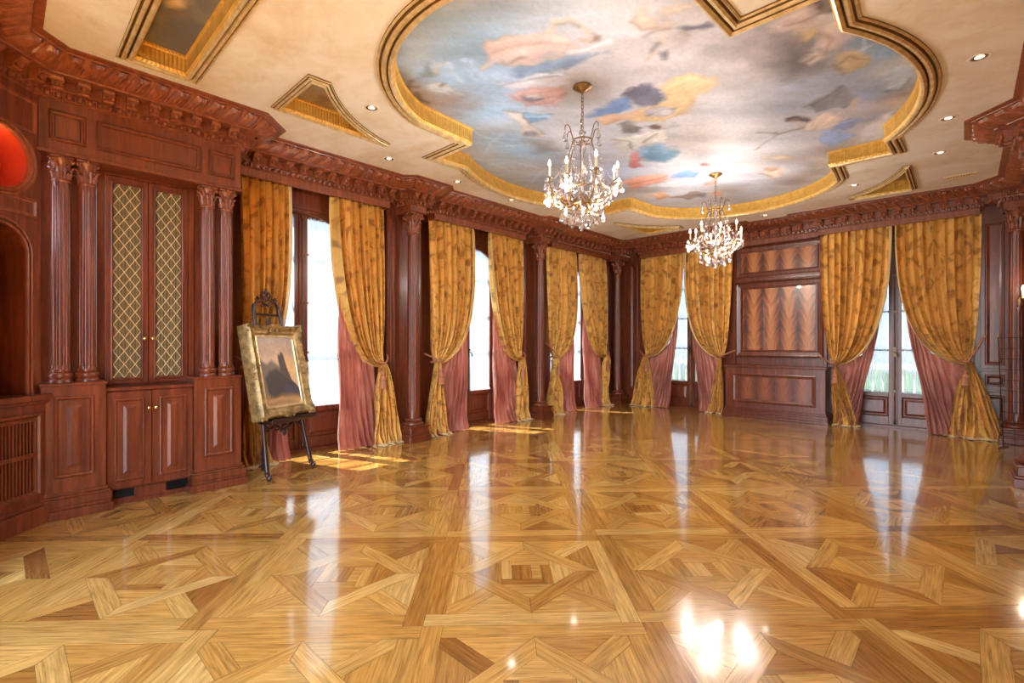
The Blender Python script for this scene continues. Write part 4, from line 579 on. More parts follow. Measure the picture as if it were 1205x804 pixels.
# ---------------------------------------------------------------- cornice
UP=[(.15,3.468),(.175,3.47),(.18,3.480)]; 
UP2=[(.325,3.572),(.335,3.574),(.338,3.582),(.36,3.586),(.388,3.592),(.39,H)]
LOWF=[(0,ZF),(0,ZF+.085),(.012,ZF+.09),(.012,ZF+.098),(.02,ZF+.10),(.03,ZF+.142),(.045,ZF+.146),(.045,3.392),(.05,3.396),(.05,3.468),(.16,3.468)]
LOWN=[p for p in LOWF if p[1]>ZF+.08]
def crown(name,path,label,period=.135):
    m_=MB(); sweep(m_,path,[(-.34,3.466)]+UP); sweep(m_,path,UP2); leaf_band(m_,path,(.18,3.480),(.325,3.572),period,amp=.036); [m_.box(*b) for b in ((-6.1,-5.62,1.5,9.98,3.467,3.469),(-6.1,.87,9.47,9.98,3.467,3.469),(-6.1,-5.11,.19,1.76,3.467,3.469),(.55,.87,-1.0,9.98,3.467,3.469))]; o=m_.build(name,MAHOGC,smooth=35,fix=False); struct(o,label); return o
def lower(name,path,label,prof=LOWF,modsp=.165,back=True,under=True):
    m_=MB(); sweep(m_,path,prof)
    z0=prof[0][1]; sweep(m_,path,[(-.045,3.46),(-.045,z0),(0,z0)])
    eggs(m_,path,.030,ZF+.118,.062,(.023,.026,.029)); modillions(m_,path,.048,3.378,3.467,dep=.115,w=.07,sp=modsp)
    o=m_.build(name,MAHOGC,smooth=35,fix=False); struct(o,label); return o
p=.13; q=.14
up=[(.70,-1.0),(.70,6.86-q-.32),(.38,6.86-q),(.38,6.86+q),(.70,6.86+q+.32),(.70,9.15),(.25,9.6),(-1.85,9.6),(-1.85,9.75),(-3.27,9.75),(-3.27,9.6),(-5.42,9.6),(-5.75,9.27)]
for yc in COLY[::-1]: up+=[(FX,yc+q+p),(FX+p,yc+q),(FX+p,yc-q),(FX,yc-q-p)]
up+=[(FX,1.64),(-5.30,1.64),(-5.25,1.59),(-5.25,.19),(-4.87,-.19),(-1.3,-.19)]
crown('trim_6',up,'carved mahogany crown moulding round the whole room')
lw=[([(.70,-1.0),(.70,9.0)],'right wall'),([(.15,9.9),(.15,9.6),(-1.83,9.6),(-1.83,9.9)],'over the right rear window'),([(-1.86,9.75),(-3.27,9.75)],'over the rear wall panel'),
    ([(-3.28,9.9),(-3.28,9.6),(-5.2,9.6),(-5.2,9.9)],'over the left rear window')]
for i,(c,w) in enumerate(zip(BAYS,('nearest the cabinet','in the middle of the window wall','nearest the rear corner'))):
    y1=c+1.03; y0=c-1.0 if i else 1.66
    lw.append(([(-6.05,y1),(FX,y1),(FX,y0)]+([(-6.05,y0)] if i else []),'over the window '+w))
for k,(pa,w) in enumerate(lw): lower('trim_%d'%(7+k),pa,'carved mahogany cornice with brackets '+w)
cab=[(-5.75,1.64),(-5.30,1.64),(-5.25,1.59),(-5.25,.20),(-4.86,-.19),(-1.3,-.19)]
lower('trim_14',cab,'carved mahogany cornice with brackets over the cabinet',LOWN,.15)
# entablature blocks over the columns
for k,(x,y,w) in enumerate([(-5.75,COLY[0],'first window-wall column'),(-5.75,COLY[1],'second window-wall column'),(-5.75,9.6,'left rear corner column'),(.52,9.6,'right rear corner column'),(.52,6.86,'right wall column')]):
    s=1 if x<-3 else -1; a=.135
    if s>0: pa=[(-6.05,y+a),(x+a,y+a),(x+a,y-a),(-6.05,y-a)]
    else: pa=[(.87,y-a),(x-a,y-a),(x-a,y+a),(.87,y+a)]
    if k==2: pa=[(x+a,9.95),(x+a,y-a),(-6.05,y-a)]
    if k==3: pa=[(.87,y-a),(x-a,y-a),(x-a,9.95)]
    o=lower('trim_%d'%(15+k),pa,'bracketed block of the cornice above the '+w,modsp=.13)

# ---------------------------------------------------------------- walls
def arch_z(a): return 3.06-.62*a*a
OW=.66; OT=3.14
mb=MB()
edges=[-1.6]
for c in BAYS: edges+=[c-OW,c+OW]
edges.append(YB+.2)
for i in range(0,len(edges),2): mb.box(XL-.22,XL+.05 if 0 else XL,edges[i],edges[i+1],0,H)
for c in BAYS: mb.box(XL-.22,XL,c-OW,c+OW,OT,H)
o=mb.build('wall_left',MAHOG); struct(o,'mahogany panelled window wall on the left')
mb=MB(); ed=[XL-.22,BX[0]-OW,BX[0]+OW,BX[1]-OW,BX[1]+OW,XR+.2]
for i in range(0,6,2): mb.box(ed[i],ed[i+1],YB,YB+.22,0,H)
for c in BX: mb.box(c-OW,c+OW,YB,YB+.22,OT,H)
o=mb.build('wall_back',MAHOG); struct(o,'mahogany panelled rear wall with two windows')
mb=MB(); mb.box(XR,XR+.2,-1.0,YB,0,H); o=mb.build('wall_right',MAHOG); struct(o)
# pilaster panels beside the columns
def ppanel(mb,O,U,N_,w,z0,z1,dep=.03):
    """raised surround with a sunk moulded panel, w wide"""
    Vz=(0,0,1)
    mb.rframe(O,U,Vz,N_,-w/2,w/2,z0,z1,[(0,0),(0,dep),(.05,dep),(.056,dep+.012),(.07,dep+.012),(.08,dep-.004),(.10,dep-.012)])
k=20
for y in COLY:
    mb=MB(); O=(XL,y,0); mb.box(XL,-5.98,y-.30,y+.30,0,3.46)
    for s in (-1,1): ppanel(mb,(-5.98,y+s*.20,0),(0,1,0),(1,0,0),.19,.3,3.2,.02)
    mb.box(-5.98,-5.955,y-.31,y+.31,0,.2)
    o=mb.build('trim_%d'%k,MAHOG,bevel=.003); k+=1; struct(o,'mahogany pilaster panel behind the %s window-wall column'%('first' if y<5 else 'second'))
mb=MB(); mb.box(XL,-5.98,9.25,YB,0,3.46); mb.box(XL,-5.25,9.88,YB,0,3.46); ppanel(mb,(-5.98,9.45,0),(0,1,0),(1,0,0),.3,.3,3.2,.02); ppanel(mb,(-5.48,9.88,0),(1,0,0),(0,-1,0),.28,.3,3.2,.02)
mb.box(-6.0,-5.2,9.86,9.9,0,.2); o=mb.build('trim_%d'%k,MAHOG,bevel=.003); k+=1; struct(o,'mahogany panelling in the left rear corner')
mb=MB(); mb.box(.10,XR,9.88,YB,0,3.46); ppanel(mb,(.31,9.88,0),(1,0,0),(0,-1,0),.30,1.02,3.18,.02); ppanel(mb,(.31,9.88,0),(1,0,0),(0,-1,0),.30,.72,.98,.02); ppanel(mb,(.31,9.88,0),(1,0,0),(0,-1,0),.30,.2,.68,.02)
mb.box(.08,XR,9.85,9.9,0,.18); mb.box(.47,.50,9.84,9.9,0,3.4); o=mb.build('trim_%d'%k,MAHOG,bevel=.003); k+=1; struct(o,'mahogany panelling in the right rear corner')
mb=MB(); mb.box(.72,XR,6.5,7.2,0,3.46)
for s,w in ((8.2,1.5),): ppanel(mb,(XR,s,0),(0,1,0),(-1,0,0),w,1.02,3.18,.03); ppanel(mb,(XR,s,0),(0,1,0),(-1,0,0),w,.2,.98,.03)
mb.box(.84,XR,7.2,9.85,0,.18); o=mb.build('trim_%d'%k,MAHOG,bevel=.003); k+=1; struct(o,'mahogany panelling on the right wall')

# canted corner with niches, and the start of the front wall
A=Vector((-5.27,.21,0)); U=Vector((.7071,-.7071,0)); Nn=Vector((.7071,.7071,0)); LW=.60
def circ(cx,cz,r,n=40,a0=0,a1=2*PI): return [(cx+r*math.cos(a0+(a1-a0)*i/n),cz+r*math.sin(a0+(a1-a0)*i/n)) for i in range(n)]
cx=.315; rr=.20
ring=circ(cx,2.75,.225); arch=[(cx-rr,1.0),(cx+rr,1.0)]+[(cx+rr*math.cos(PI*i/24),2.07+rr*math.sin(PI*i/24)) for i in range(25)]
mb=MB(); loops=[[(0,0),(LW,0),(LW,3.34),(0,3.34)],ring,arch]
VV=[[Vector((a,b,0)) for a,b in l] for l in loops]; flat=[p_ for l in VV for p_ in l]
n=mb.add([A+U*p_.x+Vector((0,0,p_.y)) for p_ in flat])
for t in tessellate_polygon(VV): mb.face([n+i for i in t])
def tunnel(mb,loop,d0,d1):
    P=[[A+U*a+Vector((0,0,b))+Nn*d for a,b in loop] for d in (d0,d1)]; k_=len(mb.v); mb.grid(P,closed=True)
    n_=len(loop); t_=tessellate_polygon([[Vector((a,b,0)) for a,b in loop]]); [mb.face([k_+n_+i for i in t]) for t in t_]
tunnel(mb,arch,0,-.28)
o=mb.build('wall_corner',MAHOG); struct(o,'canted mahogany corner wall with an arched niche beneath a round one')
mb=MB(); tunnel(mb,ring,-.02,-.2); 
o=mb.build('round_niche',NICHE,smooth=50); tag(o,'round recess, orange-red light painted into its lacquer lining, high on the canted corner','niche')
mb=MB()
def framering(mb,loop,wdt,prof):
    c=Vector((sum(p_[0] for p_ in loop)/len(loop),sum(p_[1] for p_ in loop)/len(loop)))
    P=[]
    for d,h in prof:
        row=[]
        nL=len(loop)
        for i in range(nL):
            a=Vector(loop[i-1]); b=Vector(loop[(i+1)%nL]); t=(b-a).normalized(); nn=Vector((t.y,-t.x))
            w_=Vector(loop[i])+nn*d; row.append(A+U*w_.x+Vector((0,0,w_.y))+Nn*h)
        P.append(row)
    mb.grid(P,closed=True)
framering(mb,ring,.05,[(0,-.02),(0,.012),(.012,.02),(.025,.012),(.035,.022),(.05,.018),(.055,0)])
framering(mb,arch[2:],.05,[(0,-.02),(0,.01),(.01,.018),(.022,.01),(.03,.016),(.04,0)]) if 0 else None
a_in=[A+U*a+Vector((0,0,b))+Nn*.008 for a,b in arch[1:]+[arch[0]]]; mb.tube(a_in,.012,6); a_o=[(cx+(a-cx)*1.18,b if b<2.07 else 2.07+(b-2.07)*1.18) for a,b in arch[1:]+[arch[0]]]; mb.tube([A+U*a+Vector((0,0,b))+Nn*.006 for a,b in a_o],.008,6)
for r_ in ((.0,.05,.3),): pass
for v0,v1 in ((2.36,2.50),(3.0,3.26)):
    mb.rframe(A,U,(0,0,1),Nn,.04,.56,v0,v1,[(0,0),(0,.012),(.012,.016),(.02,.004),(.03,.002)],fill=False)
o=mb.build('trim_%d'%k,MAHOGC,smooth=35); k+=1; struct(o,'carved rings framing the round and arched niches')
mb=MB(); mb.obox(A,U,(0,0,1),Nn,0,LW,0,.95,0,.05); mb.obox(A,U,(0,0,1),Nn,0,LW+.03,.955,1.0,0,.09); mb.obox(A,U,(0,0,1),Nn,0,LW+.02,.93,.955,0,.07)
mb.obox(A,U,(0,0,1),Nn,0,LW+.02,0,.14,0,.09); mb.obox(A,U,(0,0,1),Nn,0,LW+.02,.14,.17,0,.07)
o=mb.build('trim_%d'%k,MAHOG,bevel=.004); k+=1; struct(o,'mahogany dado below the arched niche')
g=thing('vent_grille','slatted mahogany heating grille low on the canted corner wall','grille',tuple(A+U*.3))
mb=MB(); mb.rframe(A,U,(0,0,1),Nn,.06,.5,.22,.86,[(0,.05),(0,.07),(.02,.072),(.03,.06),(.045,.058),(.05,.052)],fill=False); mb.build('frame',MAHOG,g)
mb=MB(); mb.obox(A,U,(0,0,1),Nn,.10,.46,.26,.82,.0505,.052); mb.build('backing',BLACK,g)
mb=MB()
for i in range(13): mb.obox(A,U,(0,0,1),Nn,.115+i*.026,.128+i*.026,.27,.81,.052,.062)
mb.obox(A,U,(0,0,1),Nn,.10,.46,.53,.56,.052,.066); mb.obox(A,U,(0,0,1),Nn,.10,.46,.80,.82,.052,.066); mb.build('slats',MAHOG,g)
mb=MB(); mb.box(-4.90,-4.2,-.36,YF,0,3.3); mb.box(-4.90,-1.3,-.36,YF,3.24,H); mb.box(-4.90,-4.2,YF,-.15,0,.16); mb.box(-4.90,-4.2,YF,-.13,.955,1.0)
mb.rframe((-4.8,YF,0),(1,0,0),(0,0,1),(0,1,0),.1,.55,1.1,3.1,[(0,0),(0,.02),(.03,.024),(.05,.005),(.07,.002)]); o=mb.build('wall_front',MAHOG); struct(o,'start of the mahogany front wall')
mb=MB(); mb.box(-4.32,-4.2,-3.2,-.36,0,H); o=mb.build('wall_sun_block',MAHOG); struct(o,'added unseen wall behind the front opening that blocks the sun')  # added out of view to keep sun from entering by the front opening
TRIMK=k

# ---------------------------------------------------------------- free columns
def flute(n=16,d=.10,z0=0,z1=9):
    def f(a,z):
        if z<z0 or z>z1: return 1
        return 1-d*max(0,math.cos(a*n))**.6 if math.cos(a*n)>0 else 1
    return f
def capital_mb(z0,r,h,seg=28):
    mb=MB(); mb.lathe((0,0,z0),[(r*.98,0),(r*1.15,.008),(r*1.2,.02),(r*1.05,.03),(r*.95,.045),(r*.95,h*.5),(r*1.1,h*.72),(r*1.5,h*.88)],seg)
    def leaf(a,zb,zt,w,out):
        c,s=math.cos(a),math.sin(a); P=[]
        for i in range(7):
            t=i/6; rad=r*.98+out*(t**2.4)+.006; z=zb+(zt-zb)*(t if t<.86 else .86-(t-.86)*.9); ww=w*(1-.55*t**2)*(1 if i%2 else .82)
            row=[]
            for j in range(5):
                f=(j-2)/2; rr_=rad-abs(f)*.012+(.004 if j==2 else 0); x=rr_*c-s*f*ww; y=rr_*s+c*f*ww; row.append((x,y,z-abs(f)*.012))
            P.append(row)
        mb.grid(P)
    for i in range(8): leaf(i*PI/4,z0+.035,z0+h*.48,r*.40,r*.42)
    for i in range(8): leaf((i+.5)*PI/4,z0+.035,z0+h*.74,r*.42,r*.62)
    ab=r*1.28
    for i in range(4):
        a=(i+.5)*PI/2; c,s=math.cos(a),math.sin(a); R=r*1.62
        pts=[]
        for k_ in range(16):
            t=k_/15; th=t*2.6*PI; q=.30*r*(1-.75*t); pts.append((c*(R-q*math.cos(th)*.9-.0),s*(R-q*math.cos(th)*.9),z0+h*.78+q*math.sin(th)))
        pts=[(c*r*1.05,s*r*1.05,z0+h*.5),(c*r*1.2,s*r*1.2,z0+h*.75),(c*R*.93,s*R*.93,z0+h*.88)]+pts
        mb.tube(pts,[.018*r/.08]*3+[.016*r/.08*(1-.5*k_/15) for k_ in range(16)],6)
        b=i*PI/2; mb.ell((math.cos(b)*r*1.35,math.sin(b)*r*1.35,z0+h*.93),.02*r/.08,.02*r/.08,.025*r/.08)
    # concave abacus
    pts=[]
    for i in range(4):
        a=(i+.5)*PI/2; R=r*1.85
        for da in (-.07,.07): pts.append((R*math.cos(a+da),R*math.sin(a+da)))
        pts.append((r*1.32*math.cos(a+PI/4),r*1.32*math.sin(a+PI/4)))
    mb.prism((0,0,0),(1,0,0),(0,1,0),(0,0,1),pts,z0+h*.9,z0+h)
    return mb
def make_column():
    t=thing('wooden_column','','column')
    mb=MB()
    for h0,h1,a in ((0,.09,.185),(.09,.115,.175),(.115,.20,.155),(.20,.225,.172)): mb.box(-a,a,-a,a,h0,h1)
    mb.build('plinth',MAHOG,t,bevel=.006)
    mb=MB(); mb.lathe((0,0,.225),[(.14,0),(.15,.015),(.145,.035),(.12,.045),(.112,.055),(.118,.065),(.128,.075),(.12,.09),(.10,.095)],32); mb.build('base_moulding',MAHOG,t,smooth=45)
    mb=MB(); f=flute(16,.07,.42,2.86)
    mb.lathe((0,0,0),[(.090,.32),(.087,.36),(.086,.41),(.086,.43),(.085,1.2),(.080,2.2),(.075,2.85),(.075,2.87),(.076,2.94)],96,rf=f); mb.build('shaft',MAHOG,t,smooth=50)
    capital_mb(2.93,.078,.31).build('capital',MAHOGC,t,smooth=50)
    return t
c0=make_column(); LB=['fluted mahogany column between the first and second left windows','fluted mahogany column between the second and third left windows','fluted mahogany column in the left rear corner','fluted mahogany column in the right rear corner beside the wall light','nearest right wall mahogany column, only its base and capital edge in view']
for i,(x,y) in enumerate([(-5.75,COLY[0]),(-5.75,COLY[1]),(-5.75,9.6),(.52,9.6),(.52,6.86)]):
    c=c0 if i==0 else copy_tree(c0); c.location=(x,y,0); c['label']=LB[i]; c['group']='free-standing mahogany columns round the room'

# ---------------------------------------------------------------- cabinet
RAISED=[(0,0),(0,.016),(.012,.022),(.024,.014),(.032,.004),(.05,.002),(.095,.016)]
LATT=simple('lattice_brass',(226,208,160),.4,.2)
cab=thing('display_cabinet','tall mahogany cabinet with paired columns and brass lattice doors','cabinet',(-5.6,.92,0))
Z=(0,0,1); Y=(0,1,0); X=(1,0,0)
mb=MB(); mb.box(XL,-5.52,.20,1.63,.9,3.45); mb.box(XL,-5.30,.22,1.61,.13,1.0); mb.box(XL,-5.34,.22,1.61,0,.14)
mb.box(-5.55,-5.50,.565,.62,1.0,2.92); mb.box(-5.55,-5.50,1.24,1.295,1.0,2.92); mb.box(-5.55,-5.485,.62,1.24,2.88,2.92)
mb.box(-5.6,-5.27,.58,1.25,.985,1.012); mb.build('carcass',MAHOG,cab,bevel=.003)
for y0,y1 in ((.205,.60),(1.235,1.63)):
    mb=MB(); mb.box(-6.0,-5.225,y0,y1,.2,1.055); mb.box(-6.0,-5.215,y0-.008,y1+.008,1.05,1.075)
    mb.rframe((-5.225,0,0),Y,Z,X,y0+.075,y1-.075,.32,.97,[(0,0),(0,.014),(.014,.02),(.026,.012),(.034,-.006),(.05,-.01),(.105,.010)])
    for a,b,e in ((0,.07,.045),(.07,.10,.03),(.10,.16,.035),(.16,.18,.025),(.18,.21,.012)): mb.box(-6.0,-5.225+e,y0-e,y1+e,a,b)
    mb.build('pedestal',MAHOG,cab,bevel=.004)
mb=MB(); mb.box(-5.6,-5.25,.195,1.635,2.905,3.34); mb.box(-5.6,-5.235,.18,1.65,2.895,2.925)
for a,b in ((.255,.475),(.54,1.29),(1.355,1.575)): mb.rframe((-5.25,0,0),Y,Z,X,a,b,3.0,3.24,[(0,0),(0,.016),(.012,.026),(.022,.014),(.030,.016),(.042,-.012),(.05,-.014),(.056,-.002)])
mb.build('frieze',MAHOG,cab,bevel=.003)
mb=MB(); mb.box(-5.36,-5.325,.6,1.235,0,.05); mb.box(-5.36,-5.32,.80,1.03,.02,.13); mb.box(-5.35,-5.30,.80,1.03,.0,.03); mb.build('toe_board',MAHOG,cab)
mb=MB(); mb.box(-5.338,-5.336,.66,.80,.05,.125); mb.build('opening_shade',BLACK,cab)  # black sheet drawn for the shade inside an open hole
mb=MB(); mb.box(-5.338,-5.335,1.04,1.235,.04,.13)
mb.build('floor_vent',BLACK,cab); v_=MB()
for i in range(6): v_.box(-5.335,-5.325,1.045,1.23,.045+i*.015,.05+i*.015)
v_.build('vent_slats',IRON,cab)
for yc in (.334,.49,1.37,1.527):
    mb=MB(); mb.lathe((-5.345,yc,0),[(.062,1.175),(.060,1.2),(.059,1.22),(.058,2.64),(.057,2.66),(.056,2.70)],80,rf=flute(14,.11,1.2,2.65)); s_=mb.build('column',MAHOG,cab,smooth=50)
    mb=MB(); mb.lathe((-5.345,yc,1.075),[(.078,0),(.078,.02),(.07,.03),(.074,.04),(.080,.055),(.074,.075),(.062,.082),(.066,.09),(.062,.105)],28); mb.build('column_base',MAHOG,s_,smooth=45)
    cm=capital_mb(0,.052,.215,20); m2=MB(); m2.merge(cm,Matrix.Translation((-5.345,yc,2.69))); m2.build('capital',MAHOGC,s_,smooth=50)
def knob(parent,x,y,z,mat=POLBRASS):
    m_=MB(); P=[]
    m_.tube([(x,y,z),(x+.018,y,z)],.006,10); m_.ell((x+.026,y,z),.012,.017,.017,12,8); m_.tube([(x,y,z),(x+.003,y,z)],.014,12); m_.build('knob',mat,parent,smooth=50)
for y0,y1,ky in ((.622,.928,.90),(.932,1.238,.96)):
    mb=MB(); g0,g1=y0+.055,y1-.055; z0,z1=1.03,2.875
    for a in ((y0,g0,z0,z1),(g1,y1,z0,z1),(g0,g1,z0,z0+.055),(g0,g1,z1-.065,z1)): mb.box(-5.515,-5.485,*a)
    mb.rframe((-5.485,0,0),Y,Z,X,g0-.022,g1+.022,z0+.033,z1-.043,[(0,0),(.004,.008),(.014,.010),(.022,-.004),(.024,-.012)],fill=False)
    d=mb.build('upper_door',MAHOG,cab,bevel=.002)
    mb=MB(); nn=24; P=[[(-5.508+.004*math.sin(j*2.1),g0+(g1-g0)*j/nn,z) for j in range(nn+1)] for z in (z0,z1)]; mb.grid(P); mb.build('cloth_backing',LINEN,d,smooth=60)
    # diagonal brass lattice clipped to the opening
    mb=MB(); cw=.078; ch=.118; G0,G1,H0,H1=g0,g1,z0+.055,z1-.065
    for s_ in (1,-1):
        sl=ch/cw*s_
        for i in range(-40,60):
            c_=H0+i*ch*1.0
            pts=[]
            for y_ in (G0,G1): 
                z_=c_+sl*(y_-G0); pts.append((y_,z_))
            (ya,za),(yb,zb)=pts
            lo,hi=0,1; dz=zb-za
            for lim,sg in ((H0,1),(H1,-1)):
                fa=(za-lim)*sg; fb=(zb-lim)*sg
                if fa<0 and fb<0: hi=-1;break
                if fa<0: lo=max(lo,fa/(fa-fb))
                elif fb<0: hi=min(hi,fa/(fa-fb))
            if hi<=lo: continue
            a_=(-5.492+.002*s_,ya+(yb-ya)*lo,za+dz*lo); b_=(-5.492+.002*s_,ya+(yb-ya)*hi,za+dz*hi)
            if math.dist(a_,b_)>.01: mb.tube([a_,b_],.0034,5)
    mb.build('brass_lattice',LATT,d)
    knob(d,-5.485,ky,1.435)
for y0,y1,ky in ((.606,.918,.895),(.922,1.232,.945)):
    mb=MB(); mb.box(-5.3,-5.278,y0,y1,.145,.975); mb.rframe((-5.278,0,0),Y,Z,X,y0+.05,y1-.05,.205,.915,[(0,0),(0,.008),(.012,.014),(.022,.004),(.03,-.006),(.04,-.008),(.085,.008)])
    d=mb.build('lower_door',MAHOG,cab,bevel=.003); knob(d,-5.278,ky,.82)

# ---------------------------------------------------------------- rear wall veneer panels and radiator cover
def vpanel(mb,x0,x1,z0,z1,y):
    n=mb.add([(x0,y,z0),(x1,y,z0),(x1,y,z1),(x0,y,z1)]); mb.face([n,n+1,n+2,n+3],[(x0+3.11,z0),(x1+3.11,z0),(x1+3.11,z1),(x0+3.11,z1)])
yb=9.93
w=thing('wall_panel','tall panel of flame-figured mahogany veneer centred on the rear wall','wall panel',(-2.53,9.98,1.1))
mb=MB(); mb.rframe((0,YB,0),X,Z,(0,-1,0),-3.30,-1.80,1.12,2.56,[(0,0),(0,.06),(.03,.075),(.05,.07),(.10,.062),(.11,.07),(.125,.072),(.14,.05)],fill=False); mb.build('frame',MAHOG,w)
mb=MB(); vpanel(mb,-3.18,-1.92,1.24,2.44,9.925); mb.build('veneer',VENEER,w)
w=thing('wall_panel','short panel of flame-figured mahogany veneer directly under the rear cornice','wall panel',(-2.53,9.98,2.7))
mb=MB(); mb.rframe((0,YB,0),X,Z,(0,-1,0),-3.30,-1.80,2.64,3.24,[(0,0),(0,.06),(.03,.07),(.08,.066),(.09,.074),(.105,.072),(.115,.05)],fill=False); mb.build('frame',MAHOG,w)
mb=MB(); vpanel(mb,-3.20,-1.90,2.74,3.14,9.925); mb.build('veneer',VENEER,w)
mb=MB(); mb.box(-3.30,-1.80,9.86,YB,2.55,2.57); mb.box(-3.30,-1.80,9.84,YB,2.57,2.62); mb.box(-3.30,-1.80,9.87,YB,2.62,2.65); mb.box(-3.34,-3.29,9.9,YB,0,3.3); mb.box(-1.81,-1.76,9.9,YB,0,3.3)
o=mb.build('trim_%d'%TRIMK,MAHOG,bevel=.006); TRIMK+=1; struct(o,'mahogany rail between the two veneer panels')
r=thing('radiator_cover','long low mahogany cover with a figured front panel against the rear wall','radiator cover',(-2.55,9.75,0))
mb=MB(); mb.box(-3.36,-1.72,9.56,9.975,.15,.93); 
for a,b,e in ((0,.05,.045),(.05,.09,.035),(.09,.13,.04),(.13,.16,.02),(.16,.18,.01)): mb.box(-3.36-e,-1.72+e,9.56-e,9.97,a,b)
mb.build('body',MAHOG,r,bevel=.004)
mb=MB(); mb.box(-3.385,-1.695,9.535,9.97,.945,.972); mb.box(-3.375,-1.705,9.545,9.97,.925,.945); mb.build('top',MAHOG,r,bevel=.005)
mb=MB(); mb.rframe((0,9.56,0),X,Z,(0,-1,0),-3.24,-1.86,.28,.82,[(0,0),(0,.014),(.018,.02),(.03,.01),(.05,.004),(.07,-.004),(.075,.001)],fill=False); mb.build('panel_moulding',MAHOG,r)
mb=MB(); vpanel(mb,-3.17,-1.93,.35,.75,9.558); mb.build('veneer',VENEER2,r)

# ---------------------------------------------------------------- french windows
def french(idx,C,U,Nr,side):
    """C floor point at wall face centre, U along the wall, Nr into the room"""
    C=Vector(C);U=Vector(U);Nr=Vector(Nr);Zv=Vector((0,0,1))
    d=thing('door_%d'%idx,'arched mahogany french window with white sheers, '+side,'door',tuple(C)); d['kind']='structure'; del d['category']
    h0=-.14
    mb=MB(); 
    for s in (-1,1): mb.obox(C,U,Zv,Nr,s*OW if s<0 else OW-.05,-OW+.05 if s<0 else OW,0,OT,-.2,.0)
    mb.obox(C,U,Zv,Nr,-OW,OW,3.09,OT,-.2,.0); mb.obox(C,U,Zv,Nr,-OW,OW,0,.034,-.2,-.02)
    # arched header
    K=16; pts=[(-.61,3.1)]+[(-.61+1.22*i/K,arch_z(-.61+1.22*i/K)) for i in range(K+1)]+[(.61,3.1)]
    mb.prism(C,U,Zv,Nr,pts[::-1],-.10,-.03); 
    mb.tube([C+U*a+Zv*(arch_z(a)-.01)+Nr*-.03 for a in [-.6+1.2*i/K for i in range(K+1)]],.012,6)
    mb.build('frame',MAHOG,d,bevel=.003)
    for s in (-1,1):
        a0,a1=(.03,.61)
        mb=MB()
        def ob(u0,u1,v0,v1,n0,n1):
            lo,hi=sorted((s*u0,s*u1)); mb.obox(C,U,Zv,Nr,lo,hi,v0,v1,n0,n1)
        ob(a0,a0+.055,.032,3.09,h0,-.09); ob(a1-.06,a1,.032,3.09,h0,-.09); ob(a0+.055,a1-.06,.034,.17,h0,-.092); ob(a0+.055,a1-.06,.50,.575,h0,-.085); ob(a0+.055,a1-.06,3.0,3.085,h0,-.092)
        for z in (1.27,1.91,2.54): ob(a0+.05,a1-.055,z-.014,z+.014,h0+.004,-.11)
        lo,hi=sorted((s*(a0+.055),s*(a1-.06))); 
        mb.rframe(C+Nr*-.12,U,Zv,Nr,lo,hi,.17,.50,[(0,.0),(0,.012),(.012,.018),(.022,.004),(.035,.004),(.07,.018)])
        leaf=mb.build('door_leaf',MAHOG,d,bevel=.003)
        mb=MB(); lo,hi=sorted((s*(a0+.05),s*(a1-.055))); mb.obox(C,U,Zv,Nr,lo,hi,.57,3.02,-.128,-.122); mb.build('glass',PANE,leaf)
        # gathered sheer
        mb=MB(); nn=70; ph=random.uniform(0,6); P=[];
        for z in np.linspace(.585,3.02,12):
            row=[]
            for j in range(nn+1):
                a=lo+.012+(hi-lo-.024)*j/nn; row.append(C+U*a+Zv*z+Nr*(-.085+.008*math.sin(j*1.35+ph)+.004*math.sin(j*.6+z*2)))
            P.append(row)
        mb.grid(P); sh=mb.build('sheer_curtain',SHEER,leaf,smooth=80)
        mb=MB(); P=[]
        for z in (.565,.60): P.append([C+U*(lo+(hi-lo)*j/nn)+Zv*z+Nr*(-.078+.006*math.sin(j*1.35+ph)) for j in range(nn+1)])
        mb.grid(P); mb.build('sheer_hem',SHEER,leaf,smooth=80)
    mb=MB(); mb.obox(C,U,Zv,Nr,-.034,.034,.0,3.08,-.10,-.065); mb.obox(C,U,Zv,Nr,-.018,.018,.0,3.08,-.07,-.055); mb.build('meeting_stile',MAHOG,d,bevel=.004)
    mb=MB(); R=[C+Zv*z+Nr*-.045 for z in (.06,3.04)]; mb.tube(R,.008,8)
    for z in (.1,.6,1.9,2.5,3.0): mb.obox(C,U,Zv,Nr,-.018,.018,z-.02,z+.02,-.055,-.033)
    mb.ell(C+Zv*.09+Nr*-.04,.02,.02,.04); mb.obox(C,U,Zv,Nr,-.02,.02,1.16,1.32,-.055,-.03); mb.tube([C+Zv*1.24+Nr*-.04,C+Zv*1.24+Nr*0.0,C+Zv*1.22+U*.035+Nr*.012,C+Zv*1.17+U*.04+Nr*.012],.008,8); mb.ell(C+Zv*1.165+U*.04+Nr*.012,.012,.012,.016)
    mb.build('bolt_and_handle',simple('antique_bolt',(92,74,56),.35,.8) if idx==1 else bpy.data.materials['antique_bolt'],d,smooth=40)
    return d
WL=['first left window beside the easel','middle window of the left wall','left window nearest the rear corner']
for i,c in enumerate(BAYS): french(i+1,(XL,c,0),(0,1,0),(1,0,0),WL[i])
for i,c in enumerate(BX): french(i+4,(c,YB,0),(1,0,0),(0,-1,0),('left' if i==0 else 'right')+' window of the rear wall')

